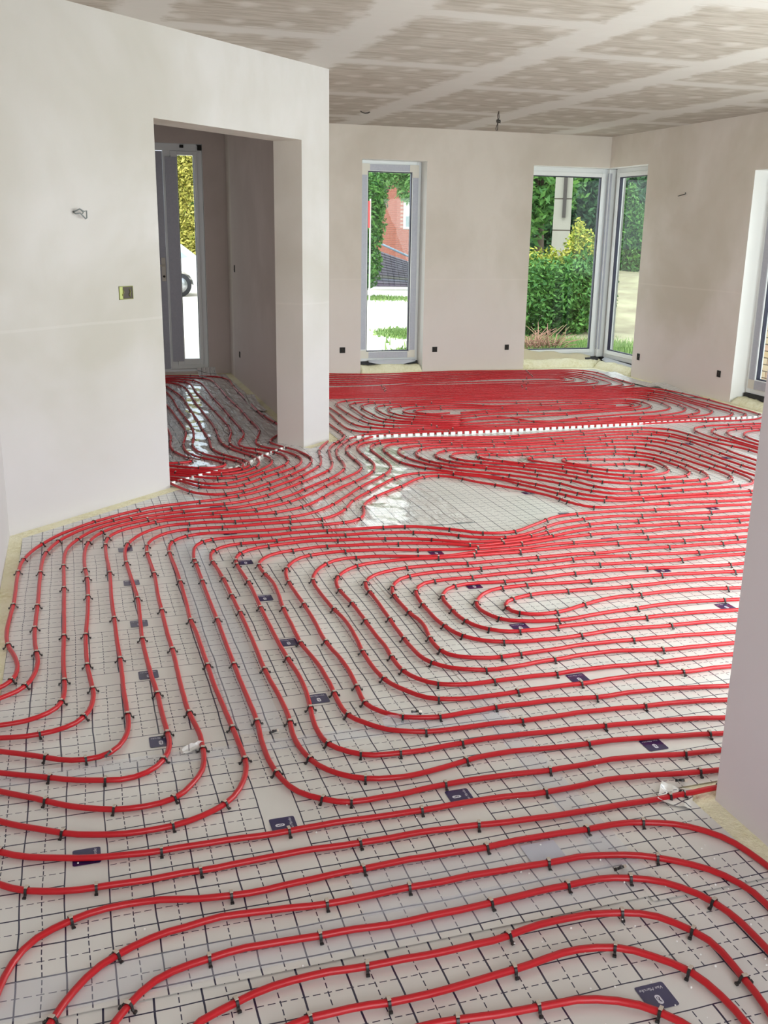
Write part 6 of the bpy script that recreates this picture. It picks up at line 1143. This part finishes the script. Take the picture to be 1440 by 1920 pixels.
v = [bm.verts.new(s_) for s_ in ((x0, -.34, z0), (x1, -.34, z1), (x1, -.34, z1+.16), (x0, -.34, z0+.16))]; bm.faces.new(v); obj('barge_board', bm, M['white'], hs)
bm = bmesh.new(); box(bm, .48, 1.60, -.05, -.025, 1.9, 3.2); wf = obj('window_panel', bm, M['white'], hs)
bm = bmesh.new(); box(bm, .58, 1.50, -.06, -.0505, 1.98, 2.42); obj('window_pane', bm, NT('far_glass', (.25, .32, .33), .1).m, wf)
# low slate roof of the outbuilding in front of it
p0, az = orient(738, 33, .12)
sh = empty('slate_roof_shed', (p0.x, p0.y, GZ), az); tag(sh, 'low outbuilding with a steep dark slate roof across the yard', 'outbuilding')
bm = bmesh.new(); v = [bm.verts.new(q) for q in ((-2.2, 0, .02), (1.6, 0, .02), (1.6, 1.6, .5), (-2.2, 1.6, 1.75), (-2.2, 1.6, 0), (1.6, 1.6, 0))]
for f in ((0, 1, 2, 3), (0, 3, 4), (1, 5, 2), (2, 5, 4, 3)): bm.faces.new([v[i] for i in f])
obj('roof_deck', bm, M['bitumen'], sh)
rows = 13
for r_ in range(rows):
    f0, f1_ = r_/rows, (r_+1)/rows
    bm = bmesh.new(); cols = 20
    for k in range(cols):
        xa, xb = -2.2+3.8*k/cols+.006, -2.2+3.8*(k+1)/cols-.006
        def top(x_): return 1.75+(x_+2.2)/3.8*(.5-1.75)
        P4 = [(xa, 1.6*f0, .02+(top(xa)-.02)*f0+.05), (xb, 1.6*f0, .02+(top(xb)-.02)*f0+.05), (xb, 1.6*f1_+.02, .02+(top(xb)-.02)*f1_+.02), (xa, 1.6*f1_+.02, .02+(top(xa)-.02)*f1_+.02)]
        v = [bm.verts.new(q) for q in P4]+[bm.verts.new((q[0], q[1], q[2]-.03)) for q in P4]
        for f in ((0, 1, 2, 3), (0, 4, 5, 1), (1, 5, 6, 2), (3, 7, 4, 0)): bm.faces.new([v[i] for i in f])
    obj('slate_row', bm, NT('slate_tone', tuple(x_*random.uniform(.8, 1.5) for x_ in (.085, .075, .10)), .5).m if r_ < 4 else slate, sh)
bm = bmesh.new(); add_tube(bm, [(-1.2, .9, 1.75), (1.2, .95, .75)], .035, 6); obj('roof_pipe', bm, NT('blue_grey_metal', (.25, .35, .45), .5).m, sh)
# low kerb and rubble line before the shed
bm = bmesh.new(); box(bm, -2.4, 2.4, -1.5, -.2, 0, .05); kb = obj('paved_strip', bm, NT('pale_stone', (.62, .60, .55), .9).m, None); kb.location = (p0.x, p0.y, GZ); kb.rotation_euler = (0, 0, az); tag(kb, 'pale stone strip at the foot of the slate roof', 'paving')
p_ = at_dist(758, 29); plant('leafy_tree', p_, [(0.1, 0, 4.3, .95, .9, 1.0), (-.45, 0, 3.6, .55, .5, .6), (.25, 0, 3.0, .5, .5, .5), (.2, 0, 5.3, 1.4, 1, .9)], 11000, .085, leaf_mat('leaves_pale_green', (.07, .22, .05), (.24, .46, .14)), 'pale green tree hanging in front of the brick house', 'tree', seed=9)
p_ = at_dist(693, 28); plant('leafy_shrub', p_, [(-.1, 0, 1.9, .5, .5, .7), (.05, 0, 2.6, .4, .4, .6), (-.2, 0, .9, .5, .5, .7)], 7000, .07, LG_, 'green shrub at the left edge of the narrow window view', 'shrub', seed=10)
p_ = at_dist(697, 38); plant('leafy_tree', p_, [(0, 0, 4.2, .8, .7, 1.6), (-.2, 0, 2.6, .6, .6, 1.2)], 9000, .10, LD, 'darker tree between the brick gable and the shrub', 'tree', th=2, seed=11)
rd = empty('red_sign', tuple(at_dist(685, 24)+Vector((0, 0, 0))), .3); tag(rd, 'red board on a white post at the edge of the narrow window', 'board')
bm = bmesh.new(); box(bm, -.16, .12, -.02, .02, 1.85, 2.45); obj('board', bm, NT('red_board', (.70, .10, .10), .6).m, rd)
bm = bmesh.new(); box(bm, .12, .145, -.012, .012, 0, 2.5); obj('post', bm, M['white'], rd)

# beyond the hall sidelight: gold conifer and a white car
p_ = at_dist(352, 40); plant('gold_conifer', p_, [(0, 0, 2.6, 1.1, 1, 2.0), (.05, 0, 4.6, .9, .8, 1.5), (-.3, 0, 1.4, 1.1, 1, .9)], 20000, .085, LC, 'golden green conifer seen through the glass beside the front door', 'tree', th=1.0, seed=12)
p_ = at_dist(356, 43); plant('dark_conifer', p_, [(.2, 0, 2.6, 1.6, 1, 2.2), (.5, 0, 4.0, .9, .8, 1.6)], 5200, .17, LG_, 'darker green tree just behind the golden conifer', 'tree', th=1.0, seed=13)
cp0, caz = orient(319, 27.5, .12)
car = empty('car', (cp0.x, cp0.y, GZ), caz); tag(car, 'white car parked outside, seen through the glass beside the front door', 'car')
carp = NT('white_paint', (.82, .85, .88), .2, coat=.6).m; carg = NT('car_glass', (.35, .48, .52), .06).m; rub = NT('rubber', (.03, .03, .035), .8).m; rim = NT('alloy', (.5, .5, .52), .3, metal=.8).m
sx0 = -3.3
side = [(0, .35), (.02, .62), (.12, .80), (.9, .92), (1.15, .98), (1.75, 1.38), (2.9, 1.45), (3.6, 1.36), (4.05, 1.02), (4.25, .92), (4.32, .55), (4.28, .32)]
arch = lambda cx: [(cx+.37*math.cos(a_), .30+.37*math.sin(a_)) for a_ in [PI*k/8 for k in range(9)]]
low = arch(3.50)+arch(.80)
prof = side+[p_ for p_ in low]
bm = bmesh.new()
A_ = [bm.verts.new((sx0+x_, 0+(.06 if z_ > 1.0 else 0)*2, z_)) for x_, z_ in prof]; B_ = [bm.verts.new((sx0+x_, 1.72-(.06 if z_ > 1.0 else 0)*2, z_)) for x_, z_ in prof]
fa = bm.faces.new(A_); fb = bm.faces.new(B_[::-1]); n = len(prof)
for i in range(n): bm.faces.new((A_[i], B_[i], B_[(i+1) % n], A_[(i+1) % n]))
bmesh.ops.triangulate(bm, faces=[fa, fb]); bmesh.ops.recalc_face_normals(bm, faces=bm.faces)
cb = obj('car_body', bm, carp, car); bev(cb, .03, 3)
for nm, q in (('side_window', [(1.28, 1.0), (1.80, 1.33), (2.50, 1.38), (2.50, 1.0)]), ('rear_side_window', [(2.56, 1.0), (2.56, 1.38), (3.35, 1.32), (3.75, 1.03)])):
    bm = bmesh.new(); bm.faces.new([bm.verts.new((sx0+x_, -.012+(.12 if z_ > 1.1 else .0), z_)) for x_, z_ in q]); o = obj(nm, bm, carg, car); s_ = o.modifiers.new('t', 'SOLIDIFY'); s_.thickness = .01
bm = bmesh.new(); add_tube(bm, [(sx0+3.25, -.02, 1.0), (sx0+3.15, -.04, 1.35)], .015, 6); obj('window_pillar', bm, rub, car)
bm = bmesh.new(); box(bm, sx0+2.75, sx0+2.93, -.03, 0, .86, .885); obj('door_handle', bm, M['box_brown'], car)
for cx in (.80, 3.50):
    for y_ in (-.01, 1.55):
        bm = bmesh.new(); add_tube(bm, [(sx0+cx, y_, .31), (sx0+cx, y_+.18, .31)], .31, 24); wh = obj('wheel', bm, rub, car, smooth=False)
        bm = bmesh.new(); add_tube(bm, [(sx0+cx, y_-.012, .31), (sx0+cx, y_+.02, .31)], .20, 20)
        obj('wheel_rim', bm, rim, wh)
# brick pier beside the terrace window
c = Vector((7.15, 9.45, GZ)); pier = empty('brick_pier', tuple(c)); tag(pier, 'low yellow and pink brick pier just outside the garden side window', 'brick pier')
bm = bmesh.new(); box(bm, 0, .5, -2.6, 0.35, 0, 1.18); obj('pier_core', bm, NT('pale_mortar', (.40, .37, .34), .95).m, pier)
bms = [NT('facing_brick_'+n_, c_, .85).m for n_, c_ in (('buff', (.72, .60, .44)), ('pink', (.68, .47, .36)), ('ochre', (.70, .54, .34)))]
protos = []
for m_ in bms:
    bm = bmesh.new(); box(bm, -.014, 0, 0, .198, 0, .060); me = bpy.data.meshes.new('brick'); bm.to_mesh(me); bm.free(); me.materials.append(m_); protos.append(me)
R = random.Random(4); nb = 0
for r_ in range(16):
    for k in range(13):
        y_ = .35-(k+1)*.21-(.105 if r_ % 2 else 0)
        if y_ < -2.2: continue
        b_ = bpy.data.objects.new('brick', protos[R.randrange(3)]); link(b_, pier); b_.location = (-R.uniform(0, .003), y_, .02+r_*.072)
bm = bmesh.new(); add_tube(bm, [(0, 0, 0), (0, 0, 2.6)], .04, 10); dp = obj('down_pipe', bm, NT('grey_zinc', (.25, .27, .30), .4, metal=.6).m); dp.location = (6.80, 8.40, GZ)
tag(dp, 'thin grey post standing between the brick pier and the garden side window', 'post')
